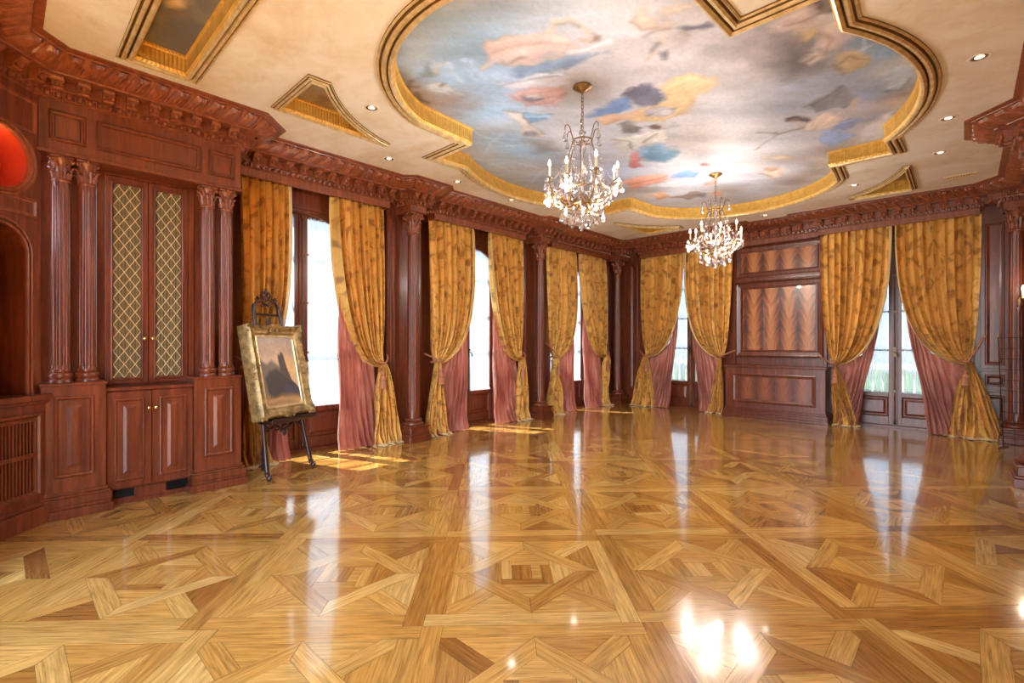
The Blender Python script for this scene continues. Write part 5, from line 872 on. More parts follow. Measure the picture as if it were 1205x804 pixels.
# ---------------------------------------------------------------- curtains
def bez(p,t): 
    a=(1-t)
    return tuple(a**3*p[0][k]+3*a*a*t*p[1][k]+3*a*t*t*p[2][k]+t**3*p[3][k] for k in range(2))
def curtain(label,O,U,Nr,W,zt,zb=ZF+.03,tie_a=.10,tail=(-.16,.30),pl=9,seed=0,tassel=True,lead=.30,rope='low',lin_end=None,drop=0,hook=.25):
    """O outer top edge projected to the floor, U towards the window centre"""
    rnd=random.Random(seed); O=Vector(O);U=Vector(U);Nr=Vector(Nr);Zv=Vector((0,0,1))
    t=thing('curtain',label,'curtain',tuple(O),group='gold damask curtains looped back at the windows')
    NC=150; NR=56; ph=rnd.uniform(0,6); jit=[rnd.uniform(-.35,.35) for _ in range(40)]
    def pw(s,k=1.): 
        x=s*pl*2*PI+ph+.9*math.sin(s*5+ph*2)+.5*math.sin(s*11+ph); y_=math.sin(x); return (abs(y_)**.75)*(1 if y_>0 else -1)*(.8+.35*math.sin(s*17+ph*3))
    def ctl(s):
        topa=W*s; dz=zb-zt
        end=(tie_a+.045*(s-.5), zt+.03-.07*s)
        c1=(topa, zt+dz*(.62-.12*s))
        c2=(topa*(.86-.03*s)+tie_a*.14+.02, zt+dz*.10-.13*s**1.5-.01)
        return [(topa,zb),c1,c2,end]
    P=[];UVs=[];edge=[]
    ctls=[ctl(j/NC) for j in range(NC+1)]
    for i in range(NR+1):
        tt=i/NR; row=[];ur=[]
        for j in range(NC+1):
            s=j/NC; a,z=bez(ctls[j],tt)
            amp=.062+.018*min(1,tt*3)-.052*max(0,(tt-.72)/.28)
            if tt<.05: amp*=.8+.2*tt/.05
            n_=amp*pw(s)+.016*math.sin(s*pl*4.4*PI+ph*3+tt*3)*(.4+tt) + .075*s*math.sin(min(1,tt)*PI)**1.2*max(0,tt) + .03*math.sin(tt*PI)
            n_+=.05*smooth01((tt-.8)/.2)
            a+=.016*math.cos(s*pl*2*PI+ph+.9*math.sin(s*5+ph*2)+.5*math.sin(s*11+ph))
            row.append(O+U*a+Zv*z+Nr*n_); ur.append((s*W*1.9,-tt*(zb-zt)))
        P.append(row);UVs.append(ur);edge.append(row[-1])
    mb=MB(); mb.grid(P,UVs)
    # tail below the tie
    P2=[];U2=[]
    for i in range(36):
        tt=i/35; row=[];ur=[]
        for j in range(NC+1):
            s=j/NC
            a0,z0=ctls[j][3]; n0=P[-1][j].dot(Nr)-O.dot(Nr); spread=tt**.75
            a=a0+(tail[0]+(tail[1]-tail[0])*s-a0)*spread
            z=z0*(1-tt)+.012*tt
            am=.012+.052*min(1,tt*2.2)
            n_=n0*(1-tt)+(.05+am*pw(s*.85+.1)+.015*math.sin(s*31+tt*7+ph))*1.0
            n_+=.09*smooth01((tt-.86)/.14)*(.6+.4*math.sin(s*9+ph))+.02*math.sin(tt*5+s*4)
            a+=.03*math.sin(tt*6+ph+s*8)*tt*.5+ .05*smooth01((tt-.9)/.1)*math.sin(s*14)
            if tt>.93: z=.012+.03*(1-tt)/.07+.008*max(0,math.sin(s*40))
            row.append(O+U*a+Zv*z+Nr*n_); ur.append((s*W*1.9,-(zb-zt)-tt*zt))
        P2.append(row);U2.append(ur)
    mb.grid(P2,U2)
    dr=mb.build('drape',DAMASK,t,smooth=180,fix=False)
    # fringe along hem
    mb=MB(); hem=P2[-1]; F=[]
    for o_,zz in ((0.,.018),(.035,.012),(.05,.004)):
        F.append([p_+Nr*o_+Zv*(zz-.012)+U*.006*math.sin(k_*2.3) for k_,p_ in enumerate(hem)])
    mb.grid(F); mb.tube([p_+Zv*.008 for p_ in hem[::2]],.008,5); mb.build('fringe',FRINGE,t,smooth=60)
    # braid along leading edge
    mb=MB(); mb.grid([[e+U*dx+Nr*(.004 if k_==1 else -.006) for e in edge] for k_,dx in enumerate((-.022,-.002,.016))]); mb.build('edge_braid',TRIMC,t,smooth=60)
    # lining
    P3=[];U3=[];NL=90; a_end=lin_end
    for i in range(30):
        tt=i/29; row=[];ur=[]
        for j in range(NL+1):
            q=j/NL; a,z=bez(ctls[NC],1-.62*q)
            n0=.075*math.sin((1-.62*q)*PI)**1.2*(1-.62*q)-.0
            a=a-.03*q; zb2=.012
            af=a if a_end is None else a*(1-tt)+(tie_a-.02+(a_end-tie_a+.02)*q)*tt
            zz=z*(1-tt)+zb2*tt
            x=q*7.3*2*PI+ph
            n_=(n0-.035)*(1-tt)+tt*.045+(.012+.035*min(1,tt*2))*math.sin(x+.5*math.sin(q*9+tt*2))+.01*math.sin(q*41+tt*9)+.05*smooth01((tt-.9)/.1)
            af+=.015*math.cos(x)+.012*math.sin(tt*9+q*5)
            row.append(O+U*af+Zv*max(zz,.012)+Nr*n_); ur.append((q*.9,tt*1.8))
        P3.append(row);U3.append(ur)
    mb=MB(); mb.grid(P3,U3); ln=mb.build('lining',SILK,t,smooth=180,fix=False)
    # tie rope, loop and tassel
    tp=O+U*tie_a+Zv*(zt-.0)+Nr*.02
    mb=MB(); ring=[]
    for k_ in range(25):
        a=2*PI*k_/24; ring.append(tp+U*(.070*math.cos(a))+Nr*(.085*math.sin(a)+.035)+Zv*(.02*math.cos(a)+.02))
    mb.tube(ring,.013,8,cap=False)
    wall=O+U*(-.05)+Zv*(zt+.06+.26*hook)+Nr*-.02; fr_=tp+Nr*.12
    mb.tube([wall,wall.lerp(fr_,.35)+Nr*.05,wall.lerp(fr_,.7)+Nr*.045,fr_],.013,8)
    for k_ in range(60):                                        # twisted strands
        a=2*PI*k_/60; c=tp+U*(.070*math.cos(a))+Nr*(.085*math.sin(a)+.035)+Zv*(.02*math.cos(a)+.02); mb.ell(c,.016,.016,.009,5,4)
    tb=mb.build('tieback',TASSEL,t,smooth=60)
    if tassel:
        mb=MB(); tx=tp+U*.02+Nr*.125; hd=tx+Zv*-.15
        mb.tube([tx,tx+Zv*-.08+Nr*.01,hd],.006,6); m_=MB()
        m_.lathe((0,0,0),[(.004,.045),(.022,.035),(.026,.015),(.018,-.002),(.024,-.012),(.03,-.03),(.036,-.1),(.042,-.135)],28,rf=lambda a,z: 1+(.08*math.sin(a*14) if z<-.02 else 0))
        m_.lathe((0,0,0),[(.034,-.035),(.04,-.045),(.034,-.055)],20)
        mb.merge(m_,Matrix.Translation(hd)@Matrix.Scale(1.3,4)); mb.build('tassel',TASSEL,tb,smooth=50)
    return t
XC=-5.885; YC=9.745
def lc(label,c,s,W,off,**k):   # left wall, s=+1 curtain on the far side (outer edge at larger y)
    curtain(label,(XC,c+s*off,0),(0,-s,0),(1,0,0),W,**k)
lc('gold curtain behind the easel, hanging beside the cabinet',BAYS[0],-1,.52,.80,zt=1.12,seed=1,pl=7,tail=(.0,.30),tie_a=.06,lin_end=.5)
lc('gold curtain on the far side of the first left window, left of the first column',BAYS[0],1,.76,1.03,zt=1.10,seed=2,tail=(-.22,.24),tie_a=.10,lin_end=.70)
lc('gold curtain right of the first window-wall column, its tail close to the column base',BAYS[1],-1,.88,1.02,zt=1.10,seed=3,tail=(-.10,.30),tie_a=.10,lin_end=.72)
lc('gold curtain left of the second window-wall column',BAYS[1],1,.84,1.08,zt=1.10,seed=4,tail=(-.10,.24),tie_a=.12,lin_end=.78)
lc('gold curtain right of the second window-wall column with its hook rope visible',BAYS[2],-1,.92,.97,zt=1.10,seed=5,tail=(-.08,.34),tie_a=.14,lin_end=.82,hook=.9)
lc('gold curtain at the far end of the left window wall',BAYS[2],1,.98,1.10,zt=1.10,seed=6,tail=(-.05,.30),tie_a=.12,lin_end=.84)
def bc(label,c,s,W,off,**k):
    curtain(label,(c+s*off,YC,0),(-s,0,0),(0,-1,0),W,**k)
bc('gold curtain of the left rear window beside the corner column',BX[0],-1,.96,.97,zt=1.10,seed=7,tail=(-.22,.34),tie_a=.16,lin_end=.66)
bc('gold curtain of the left rear window, on the side next to the veneer panel',BX[0],1,.94,.96,zt=1.12,seed=8,tail=(.14,.44),tie_a=.20,tassel=False,lin_end=.62)
bc('gold curtain of the right rear window just right of the radiator cover',BX[1],-1,.96,.97,zt=1.04,seed=9,tail=(.17,.52),tie_a=.20,lin_end=.50)
bc('gold curtain nearest the right rear corner with a long diagonal tie rope',BX[1],1,.98,1.0,zt=1.10,seed=10,tail=(-.26,.36),tie_a=.14,lin_end=.56,hook=1.3)
for i in range(5):
    c=BAYS[i] if i<3 else BX[i-3]; mb=MB()
    if i<3: mb.tube([(XC-.03,c-.98,3.30),(XC-.03,c+1.0,3.30)],.014,8)
    else: mb.tube([(c-.98,YC+.03,3.30),(c+.98,YC+.03,3.30)],.014,8)
    o=mb.build('curtain_rod',BRASS); tag(o,'brass curtain rod behind the pelmet of the '+(WL[i] if i<3 else ('left' if i==3 else 'right')+' rear window'),'curtain rod')

# ---------------------------------------------------------------- easel and painting (built at the origin, width along x, back along +y)
th=.40; B0=Vector((-5.225,2.10,0))
ea=thing('easel','dark carved wooden easel with scroll crest holding the framed landscape','easel')
for s in (-1,1):
    mb=MB(); pts=[]; rs=[]
    for i in range(15):
        t=i/14; z=.05+t*1.72; x=s*(.30-.078*z); y=-.02+.197*z; pts.append((x,y,z)); rs.append(.021-.004*t+(.004*math.sin(t*22) if t<.3 else 0))
    mb.tube(pts,rs,10); mb.ell((s*.30,-.035,.034),.026,.030,.033,12,8); mb.ell((s*.30,-.05,.05),.016,.02,.02,8,6); mb.ell((s*.297,-.012,.085),.028,.028,.012,10,6)
    mb.build('front_leg',MAHOGB,ea,smooth=50)
mb=MB(); mb.tube([(0,.30,1.66),(0,.34,.9),(0,.38,.0)],[.018,.018,.015],8); mb.build('rear_leg',MAHOGB,ea,smooth=50)
mb=MB(); mb.box(-.31,.31,-.085,.115,.585,.612); mb.box(-.30,.30,-.075,.11,.57,.585); mb.box(-.30,.30,-.085,-.07,.612,.626); mb.build('ledge',MAHOGB,ea,bevel=.004)
def scroll(mb,c,r,turn,a0,s,rad,yy,flat=.8):
    pts=[]
    for k_ in range(20):
        t=k_/19; a=a0+s*t*turn; q=r*(1-.8*t); pts.append((c[0]+q*math.cos(a),yy,c[1]+q*math.sin(a)*flat))
    mb.tube(pts,[rad*(1-.5*k_/19) for k_ in range(20)],6)
mb=MB()
for s in (-1,1):
    mb.tube([(s*.24,.085,.56),(s*.20,.08,.50),(s*.13,.075,.535),(s*.05,.075,.49),(0,.07,.45)],.011,6)
    for c,r in (((s*.17,.53),.045),((s*.10,.50),.038),((s*.035,.475),.032),((s*.21,.50),.03)): scroll(mb,c,r,2.4*PI,PI/2,s,.009,.078)
mb.ell((0,.07,.44),.03,.015,.035); mb.ell((0,.07,.52),.05,.014,.02); mb.build('carved_apron',MAHOGB,ea,smooth=50)
mb=MB(); yc=.33
for s in (-1,1):
    mb.tube([(s*.165,.325,1.72),(s*.16,yc,1.79),(s*.12,yc,1.835),(s*.06,yc,1.84),(0,yc,1.80)],[.018,.02,.018,.014,.012],8)
    for c,r in (((s*.075,1.865),.045),((s*.035,1.915),.035),((s*.125,1.86),.03),((s*.05,1.80),.03)): scroll(mb,c,r,2.4*PI,PI/2,s,.010,yc)
mb.ell((0,yc,1.94),.022,.014,.045); mb.ell((0,yc,1.87),.03,.016,.035); mb.tube([(-.165,.325,1.70),(.165,.325,1.70)],.013,8); mb.build('crest',MAHOGB,ea,smooth=50)
ea.location=B0; ea.rotation_euler=(0,0,th+PI/2)

pa=thing('framed_painting','deep antique gold rococo frame around a sunset landscape with a ruined castle','painting')
W,Hh=.70,.975; mb=MB()
ring=[(0,0),(W,0),(W,Hh),(0,Hh)]
prof=[(0,.13,0),(.0,.05,.35),(.008,.015,1),(.03,-.008,1),(.05,.004,1),(.064,.016,.6),(.076,.012,.15),(.088,.012,0),(.094,.026,0),(.11,.03,0)]
def loop_at(d,h,am):
    out=[]
    nper=(26,36,26,36)
    cs=[(d,d),(W-d,d),(W-d,Hh-d),(d,Hh-d)]
    for e in range(4):
        a=Vector(cs[e]);b=Vector(cs[(e+1)%4]); n_=nper[e]
        nn=Vector((-(b-a).normalized().y,(b-a).normalized().x))
        for k_ in range(n_):
            t=k_/n_; w_=abs(math.sin(t*n_*1.31))*.6+abs(math.sin(t*PI*7))*.4; cen=math.exp(-((t-.5)/.09)**2)+math.exp(-(min(t,1-t)/.07)**2)
            p_=a.lerp(b,t)-nn*am*(.014*cen+.005*w_)
            out.append((p_.x,h-am*(.012*w_+.014*cen),p_.y))
    return out
mb.grid([loop_at(d,h,am) for d,h,am in prof],closed=True)
rnd=random.Random(4)
for ex,ez in ((0,0),(W,0),(W,Hh),(0,Hh),(W/2,0),(W/2,Hh),(0,Hh/2),(W,Hh/2)):
    for k_ in range(13):
        dx=rnd.uniform(-.07,.07); dz=rnd.uniform(-.07,.07); px=min(max(ex+dx,.004),W-.004); pz=min(max(ez+dz,.004),Hh-.004)
        mb.ell((px,-.006,pz),rnd.uniform(.008,.02),.014,rnd.uniform(.008,.02),7,5)
for e in range(90):
    t=e/90*2*(W+Hh); 
    if t<W: q=(t,.035)
    elif t<W+Hh: q=(W-.035,t-W)
    elif t<2*W+Hh: q=(2*W+Hh-t,Hh-.035)
    else: q=(.035,2*(W+Hh)-t)
    mb.ell((min(max(q[0],.03),W-.03),-.006,min(max(q[1],.03),Hh-.03)),.012,.010,.012 if e%2 else .02,6,4)
mb.build('frame',OLDGOLD,pa,smooth=55)
mb=MB(); i0,i1,j0,j1=.105,W-.105,.11,Hh-.11     # gilt slip with softened corners
P=[]
rc=.05
def rrect(i,r):
    out=[]
    for cx_,cz_,a0 in ((i1-i-r,j1-i-r,0),(i0+i+r,j1-i-r,PI/2),(i0+i+r,j0+i+r,PI),(i1-i-r,j0+i+r,1.5*PI)):
        for k_ in range(7): a=a0+PI/2*k_/6; out.append((cx_+r*math.cos(a),cz_+r*math.sin(a)))
    return out
mb.grid([[(x,.03,z) for x,z in rrect(-.004,.004)],[(x,.024,z) for x,z in rrect(.012,.03)],[(x,.034,z) for x,z in rrect(.018,.05)]],closed=True); mb.build('gilt_slip',GILT,pa,smooth=40)
nx,nz=90,140; xs=np.linspace(i0,i1,nx); zs=np.linspace(j0,j1,nz); XX,ZZ=np.meshgrid(xs,zs); u=(XX.ravel()-i0)/(i1-i0); v=(ZZ.ravel()-j0)/(j1-j0)
C=np.array(lin((222,186,134)))[None,:]*(1-v[:,None])+np.array(lin((176,160,150)))[None,:]*v[:,None]
C=C*(1+fbm(u,v*1.6,5,.35,5)[:,None]*.9)
gl=np.exp(-((u-.75)**2/.06+(v-.55)**2/.03))[:,None]; C=C*(1-gl)+np.array(lin((226,186,128)))*gl
S=[('p',(96,80,70),.03,.9,[(0,.15),(0,.72),(.1,.66),(.2,.60),(.32,.66),(.42,.6),(.5,.56),(.6,.4),(.9,.25),(1,.2),(1,.12)]),
   ('p',(74,58,52),.012,1,[(.5,.2),(.5,.70),(.53,.74),(.57,.72),(.60,.76),(.66,.74),(.68,.70),(.72,.5),(.8,.36),(.9,.3),(.95,.2)]),
   ('p',(58,46,46),.03,1,[(.15,.1),(.1,.4),(.25,.5),(.42,.52),(.6,.42),(.85,.32),(1,.2),(1,.1)]),('p',(70,74,100),.04,.6,[(.55,.14),(.6,.34),(.8,.3),(.98,.18)]),
   ('p',(150,116,76),.04,.9,[(0,0),(1,0),(1,.14),(.6,.17),(.3,.13),(0,.2)]),('s',(200,160,110),.02,.7,[(.1,.08),(.5,.11),(.95,.07)],.03)]
C=paint_on(C,u,v,S,.02,.008)
V=np.stack([XX.ravel(),np.full(XX.size,.036),ZZ.ravel()],1); F=[(j*nx+i,j*nx+i+1,(j+1)*nx+i+1,(j+1)*nx+i) for j in range(nz-1) for i in range(nx-1)]
me=bpy.data.meshes.new('canvas'); me.from_pydata(V.tolist(),[],F); ca=me.color_attributes.new('paint','FLOAT_COLOR','POINT'); ca.data.foreach_set('color',np.hstack([np.clip(C,0,1),np.ones((len(C),1))]).astype(np.float32).ravel()); me.materials.append(OIL)
cv=bpy.data.objects.new('canvas',me); COL.objects.link(cv); cv.parent=pa
mb=MB(); mb.box(.02,W-.02,.06,.13,.02,Hh-.02); mb.build('backing',OLDGOLD,pa)
pa.location=(-5.005,1.745,.632); pa.rotation_euler=(-.215,0,th+PI/2)

# ---------------------------------------------------------------- chandeliers
def crystal_mb(L,w):
    mb=MB(); n=6; rows=[(0,0.0008),(L*.18,w*.35),(L*.5,w*.62),(L*.78,w),(L*.93,w*.7),(L,.0008)]
    mb.grid([[(r_*math.cos(2*PI*k_/n),r_*.55*math.sin(2*PI*k_/n),-d) for k_ in range(n)] for d,r_ in rows],closed=True); mb.ell((0,0,.012),.007,.005,.008,6,4); return mb
def make_chandelier():
    t=thing('crystal_chandelier','','chandelier')   # origin at the ceiling fixing; hangs down along -z
    mb=MB(); mb.lathe((0,0,0),[(.085,0),(.088,-.012),(.07,-.022),(.06,-.03),(.045,-.035),(.028,-.05),(.012,-.062),(.006,-.07)],28); mb.build('canopy',BRASS,t,smooth=45,local=True)
    mb=MB(); z=-.07
    k_=0
    while z>-.38:
        pts=[]
        for i in range(13):
            a=2*PI*i/12; e=.011*math.cos(a); pts.append(((e if k_%2 else 0),(0 if k_%2 else e),z-.018+.021*math.sin(a)))
        mb.tube(pts,.0032,5,cap=False); z-=.033; k_+=1
    mb.build('chain',BRASS,t,smooth=60,local=True)
    mb=MB(); mb.lathe((0,0,0),[(.006,-.40),(.03,-.415),(.034,-.43),(.012,-.45),(.01,-.50),(.03,-.53),(.036,-.57),(.02,-.61),(.01,-.64),(.012,-.70),(.032,-.74),(.045,-.80),(.03,-.87),(.012,-.90),(.014,-.97),(.05,-1.0),(.07,-1.03),(.05,-1.06),(.015,-1.09),(.02,-1.13),(.006,-1.17)],20); mb.build('stem',CRYSTAL,t,smooth=40,local=True)
    mb=MB()
    for z0,r0,rad in ((-.50,.09,.006),(-.98,.26,.007),(-1.12,.19,.005)):
        mb.tube([(r0*math.cos(a),r0*math.sin(a),z0) for a in [2*PI*i/32 for i in range(33)]],rad,6,cap=False)
    for i in range(6):
        a=i*PI/3; c,s=math.cos(a),math.sin(a)
        mb.tube([(c*q,s*q,z_) for q,z_ in ((.01,-.50),(.05,-.52),(.09,-.50),(.11,-.44),(.125,-.385),(.15,-.365),(.172,-.385),(.172,-.41))],.005,6)
        mb.tube([(c*q,s*q,z_) for q,z_ in ((.02,-1.02),(.10,-1.10),(.19,-1.06),(.235,-.98))],.005,6)
        mb.tube([(c*q,s*q,z_) for q,z_ in ((.09,-.50),(.13,-.62),(.15,-.75),(.19,-.88),(.235,-.98))],.004,5)
    mb.build('frame',BRASS,t,smooth=60,local=True)
    arms=[]
    for i in range(8):
        a=i*PI/4+.2; c,s=math.cos(a),math.sin(a); R=.335 if i%2==0 else .315; zc=-.93 if i%2==0 else -.88
        mb=MB(); mb.tube([(c*q,s*q,z_) for q,z_ in ((.05,-1.03),(.10,-1.08),(.17,-1.09),(.24,-1.05),(R-.01,zc-.07),(R,zc-.02))],.0065,7)
        mb.lathe((c*R,s*R,zc),[(.008,-.03),(.018,-.02),(.014,-.01),(.012,0),(.014,.012),(.012,.03)],12)
        arm=mb.build('arm',BRASS,t,smooth=60,local=True)
        mb=MB(); mb.lathe((c*R,s*R,zc),[(.012,-.006),(.035,-.003),(.046,.006),(.047,.008),(.03,.002),(.012,0)],14); mb.build('drip_pan',CRYSTAL,arm,smooth=40,local=True)
        mb=MB(); mb.lathe((c*R,s*R,zc),[(.0105,.01),(.0105,.115),(.006,.12)],12); mb.build('candle',WAX,arm,smooth=40,local=True)
        mb=MB(); mb.lathe((c*R,s*R,zc+.12),[(.005,0),(.013,.014),(.012,.03),(.006,.048),(.001,.062)],10); mb.build('bulb',BULB,arm,smooth=60,local=True)
        arms.append((c*R,s*R,zc))
    big=crystal_mb(.105,.027); med=crystal_mb(.075,.018); sml=crystal_mb(.05,.013)
    protos={}
    def drop(kind,loc,rz):
        if kind not in protos:
            o_=dict(b=big,m=med,s=sml)[kind].build('crystal_drop',CRYSTAL,t,local=True); protos[kind]=o_
        else: o_=protos[kind].copy(); COL.objects.link(o_); o_.parent=t
        o_.location=loc; o_.rotation_euler=(0,0,rz)
    rnd=random.Random(2)
    cnt=0
    for x,y,z in arms:
        for k_ in range(4):
            a=k_*PI/2+rnd.random(); drop('b' if k_%2 else 'm',(x+.042*math.cos(a),y+.042*math.sin(a),z-.02-.01*(k_%2)),a)
    for i in range(6):
        a=i*PI/3; drop('b',(.172*math.cos(a),.172*math.sin(a),-.425),a)
    for i in range(18):
        a=i*2*PI/18; drop('m',(.26*math.cos(a),.26*math.sin(a),-1.0),a)
    for i in range(14):
        a=i*2*PI/14; drop('b',(.19*math.cos(a),.19*math.sin(a),-1.13),a)
    for i in range(8):
        a=i*2*PI/8; drop('b',(.11*math.cos(a),.11*math.sin(a),-1.18),a)
    for i in range(10):
        a=i*2*PI/10; drop('s',(.09*math.cos(a),.09*math.sin(a),-.52),a)
    for i in range(8):
        a=i*2*PI/8+.1; drop('b',(.16*math.cos(a),.16*math.sin(a),-.74-.04*(i%2)),a)
    drop('b',(0,0,-1.22),0); drop('b',(.05,0,-1.19),1); drop('b',(-.04,.03,-1.19),2)
    # strung bead garlands
    mb=MB()
    def beads(p0,p1,sag,n,r=.0075):
        for k_ in range(n+1):
            t_=k_/n; p_=Vector(p0).lerp(Vector(p1),t_)+Vector((0,0,-sag*4*t_*(1-t_))); mb.ell(p_,r,r,r,6,4)
    for i in range(12):
        a=i*PI/6; c,s=math.cos(a),math.sin(a); beads((c*.09,s*.09,-.51),(c*.235,s*.235,-.97),.05,16); beads((c*.26,s*.26,-.99),(c*.19,s*.19,-1.12),.03,7); beads((c*.19,s*.19,-1.13),(c*.02,s*.02,-1.24),.02,9)
    for i in range(8):
        a,b=arms[i],arms[(i+1)%8]; beads((a[0],a[1],a[2]-.01),(b[0],b[1],b[2]-.01),.10,14); beads((a[0],a[1],a[2]-.01),(a[0]*.45,a[1]*.45,-.62),.06,14)
    for i in range(12):
        a=i*PI/6; b=a+PI/6; beads((.235*math.cos(a),.235*math.sin(a),-.99),(.235*math.cos(b),.235*math.sin(b),-.99),.05,8)
    g=mb.build('bead_garlands',CRYSTAL,t,smooth=60,local=True); g['kind']='stuff'
    # upright crystal spires
    for i in range(4):
        a=i*PI/2+.6; mb=MB(); mb.lathe((.2*math.cos(a),.2*math.sin(a),-.98),[(.012,0),(.016,.02),(.008,.04),(.016,.07),(.010,.10),(.006,.18),(.001,.23)],6); mb.build('crystal_spire',CRYSTAL,t,local=True)
    return t
ch=make_chandelier(); ch.location=(-2.56,3.66,3.75); ch2=copy_tree(ch); ch2.location=(-2.54,6.84,3.75); ch2.rotation_euler=(0,0,.35)
ch['label']='nearer and larger-looking crystal chandelier with lit candle bulbs under the fresco'; ch2['label']='farther crystal chandelier, in front of the rear window curtains'
for c in (ch,ch2): c['group']='crystal chandeliers'

# ---------------------------------------------------------------- ceiling lights, air vent
def downlight():
    t=thing('recessed_light','','ceiling light')
    mb=MB(); mb.lathe((0,0,0),[(.052,.002),(.054,-.004),(.068,-.006),(.074,-.001)],28,cap=False); mb.build('trim_ring',WHITE,t,smooth=40,local=True)
    mb=MB(); mb.lathe((0,0,0),[(.053,-.003),(.046,-.0012),(.03,-.0008)],28,cap=False); mb.build('reflector',CHROME,t,smooth=60,local=True)
    mb=MB(); mb.lathe((0,0,0),[(.031,-.0009),(.022,-.006),(.001,-.008)],20,cap=False); mb.build('lamp_face',SPOTB,t,smooth=60,local=True)
    return t
DL=[(.08,5.17,'nearest on the right side of the ceiling'),(-.12,6.37,'second along the right side'),(-.21,7.46,'third along the right side'),(-1.13,8.18,'beside the right rear curved coffer'),(-2.52,9.06,'over the rear wall, left of the radiator cover centre'),
    (-4.05,2.38,'between the cabinet-side coffer and the fresco rim'),(-5.02,3.18,'above the first left window'),(-5.06,4.28,'just past the first window-wall column'),(-5.10,5.40,'above the middle left window'),(-5.08,7.0,'above the second window-wall column')]
d0=downlight()
for i,(x,y,w) in enumerate(DL):
    d=d0 if i==0 else copy_tree(d0); d.location=(x,y,H-.001); d['label']='small round recessed light '+w; d['group']='recessed ceiling lights'
v=thing('air_vent','narrow cream slotted air vent in the ceiling near the right rear corner','vent',(-.05,8.68,H),(0,0,0))
mb=MB(); mb.rframe((0,0,0),(1,0,0),(0,1,0),(0,0,-1),-.16,.16,-.055,.055,[(0,0),(0,.008),(.02,.010),(.026,.004)],fill=False); mb.build('frame',simple('cream_vent',(226,200,160),.5),v,local=True)
mb=MB(); mb.box(-.136,.136,-.032,.032,-.003,-.002); mb.build('dark_slot',BLACK,v,local=True)
mb=MB()
for i in range(11): mb.box(-.13+i*.025,-.118+i*.025,-.032,.032,-.008,-.003)
mb.build('louvers',bpy.data.materials['cream_vent'],v,local=True)

# ---------------------------------------------------------------- wall light and wire screen by the right rear corner
s=thing('wall_sconce','single-candle crystal wall light glowing on the right rear corner column','wall light',(.54,9.52,1.95))
mb=MB(); mb.lathe((0,0,0),[(.001,.10),(.02,.07),(.035,.03),(.028,0),(.035,-.03),(.02,-.08),(.001,-.11)],12,rf=None); mb.tube([(.0,-.02,0),(.01,-.06,-.05),(.02,-.12,-.04),(.02,-.17,.0),(.02,-.18,.03)],.007,7); mb.build('bracket',BRASS,s,smooth=50,local=True)
mb=MB(); mb.lathe((.02,-.18,.03),[(.012,-.004),(.045,.004),(.046,.007),(.012,.002)],14); mb.build('drip_pan',CRYSTAL,s,smooth=40,local=True)
mb=MB(); mb.lathe((.02,-.18,.03),[(.011,.01),(.011,.11),(.006,.115)],12); mb.build('candle',WAX,s,smooth=40,local=True)
mb=MB(); mb.lathe((.02,-.18,.145),[(.005,0),(.016,.016),(.014,.035),(.006,.055),(.001,.07)],10); mb.build('bulb',BULB,s,smooth=60,local=True)
for i in range(6):
    a=i*PI/3; q=crystal_mb(.075,.018).build('crystal_drop',CRYSTAL,s,local=True); q.location=(.02+.042*math.cos(a),-.18+.042*math.sin(a),.01-.05*(i%2)); q.rotation_euler=(0,0,a)
w=thing('wire_screen','black wire grid stand beside the right rear corner column','wire rack',(.50,9.05,0))
mb=MB(); O=Vector((.37,9.12,0)); Ux=Vector((.93,-.35,0)).normalized()
lean=lambda z: Vector((-.035*z,0,0))
for i in range(4):
    a=i*.11; mb.tube([O+Ux*a+Vector((0,0,.01)),O+Ux*a+Vector((0,0,1.46))+lean(1.46)],.005 if i in (0,3) else .004,6)
for i in range(11): z=.06+i*.14; mb.tube([O+Vector((0,0,z))+lean(z),O+Ux*.33+Vector((0,0,z))+lean(z)],.004,6)
mb.build('wire_grid',IRON,w,smooth=60)
mb=MB(); mb.ell(O+Vector((0,0,1.485))+lean(1.48),.011,.011,.014,10,8); mb.build('finial',POLBRASS,w,smooth=60)
for a in (0,.33):
    mb=MB(); mb.tube([O+Ux*a+Vector((-.05,-.12,.006)),O+Ux*a+Vector((0,0,.012)),O+Ux*a+Vector((.05,.12,.006))],.006,6)
    mb.build('foot',IRON,w)

# ---------------------------------------------------------------- outside
mb=MB(); mb.box(-9.5,XL-.22,-1.6,13,-.12,-.02); mb.box(XL-.22,2.5,YB+.22,13,-.12,-.02); o=mb.build('terrace',STONE); struct(o,'pale stone terrace outside the windows')
mb=MB()
for i in range(12):
    x=-9+i*1.0; mb.box(x,x+.12,12.3,12.42,-.02,.9)
for z in (.0,.85): mb.box(-9.2,2.4,12.28,12.44,z,z+.1)
for i in range(70): x=-9+i*.165; mb.box(x,x+.04,12.33,12.39,.05,.9)
o=mb.build('terrace_railing',STONE); tag(o,'pale railing beyond the rear windows','railing')
rnd=random.Random(8); mb=MB()
for i in range(60): mb.ell((-8+i*.2+rnd.uniform(-.1,.1),14.2+rnd.uniform(-.5,.5),-1.4+rnd.uniform(-.2,.3)),rnd.uniform(.5,.9),rnd.uniform(.5,.8),rnd.uniform(1.2,2.1),8,6)
o=mb.build('garden_hedge',LEAFG,smooth=60); tag(o,'green hedge beyond the terrace railing','hedge'); o['kind']='stuff'

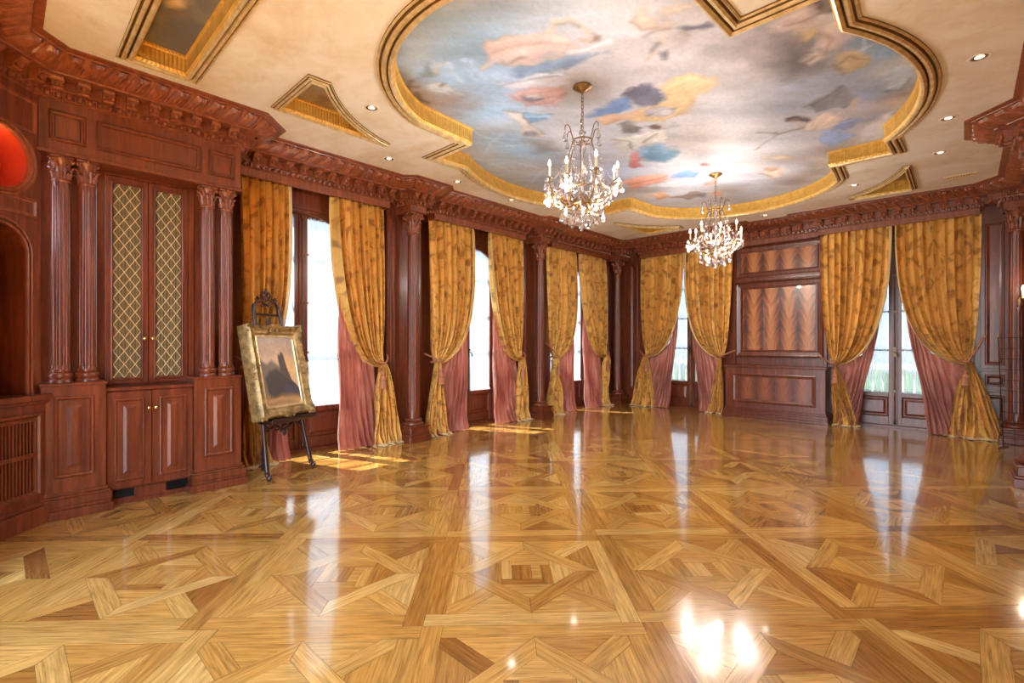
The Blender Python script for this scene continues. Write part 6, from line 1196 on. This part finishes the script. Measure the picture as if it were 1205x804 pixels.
# ---------------------------------------------------------------- light
w=bpy.data.worlds.new('sky'); sc.world=w; w.use_nodes=True; nt=w.node_tree; bg=nt.nodes['Background']
tc=N(nt,'ShaderNodeTexCoord'); sx=N(nt,'ShaderNodeSeparateXYZ'); nt.links.new(tc.outputs['Generated'],sx.inputs[0])
r=ramp(nt,[(.0,(120,120,110)),(.47,(150,156,150)),(.5,(225,232,238)),(.62,(206,224,244)),(1.,(150,190,236))]); nt.links.new(mth(nt,'MULTIPLY_ADD',sx.outputs[2],.5,.5),r.inputs[0]); nt.links.new(r.outputs[0],bg.inputs[0]); bg.inputs[1].default_value=WORLD
def lamp(name,kind,loc,power,col,**k):
    l=bpy.data.lights.new(name,kind); l.energy=power; l.color=lin(col) if max(col)>1 else col
    for a,v_ in k.items(): setattr(l,a,v_)
    o_=bpy.data.objects.new(name,l); COL.objects.link(o_); o_.location=loc; return o_
s=lamp('sun','SUN',(0,0,10),SUN,(1,.93,.82),angle=.01); s.rotation_euler=Vector((1,.35,-2.05)).to_track_quat('-Z','Y').to_euler()
for cx_,cy_ in ((-2.56,3.66),(-2.54,6.84)):
    for k_ in range(4):
        a_=k_*PI/2+.2+PI/8*.0; lamp('candle_light','POINT',(cx_+.36*math.cos(a_),cy_+.36*math.sin(a_),2.74),CHP/4,(1,.93,.84),shadow_soft_size=.04)
lamp('sconce_light','POINT',(.56,9.28,2.13),4,(1,.8,.58),shadow_soft_size=.02)
c_=A+U*.315+Nn*-.06; lamp('niche_light','POINT',(c_.x,c_.y,2.9),.8,(1,.72,.45),shadow_soft_size=.02)
for x,y,_ in DL:
    l=lamp('recessed_lamp','SPOT',(x,y,H-.02),DLP,(1,.92,.82),spot_size=2.6,spot_blend=1.,shadow_soft_size=.05)
# ---------------------------------------------------------------- camera and view
cam=bpy.data.cameras.new('camera'); co=bpy.data.objects.new('camera',cam); COL.objects.link(co); sc.camera=co
cam.sensor_width=36; cam.lens=566/1205*36; cam.clip_start=.05; cam.clip_end=200
co.location=(0,0,ZC); co.rotation_euler=(PI/2,0,YAW); cam.shift_y=1/1205.
sc.view_settings.view_transform='Standard'; sc.view_settings.look='None'; sc.view_settings.gamma=1; sc.view_settings.use_curve_mapping=False; sc.view_settings.exposure=EXPO
sc.cycles.max_bounces=8; sc.cycles.transparent_max_bounces=24; sc.cycles.diffuse_bounces=5; sc.cycles.glossy_bounces=4; sc.cycles.transmission_bounces=8
sc.cycles.caustics_reflective=False; sc.cycles.caustics_refractive=False; sc.cycles.use_denoising=True; sc.cycles.sample_clamp_indirect=6
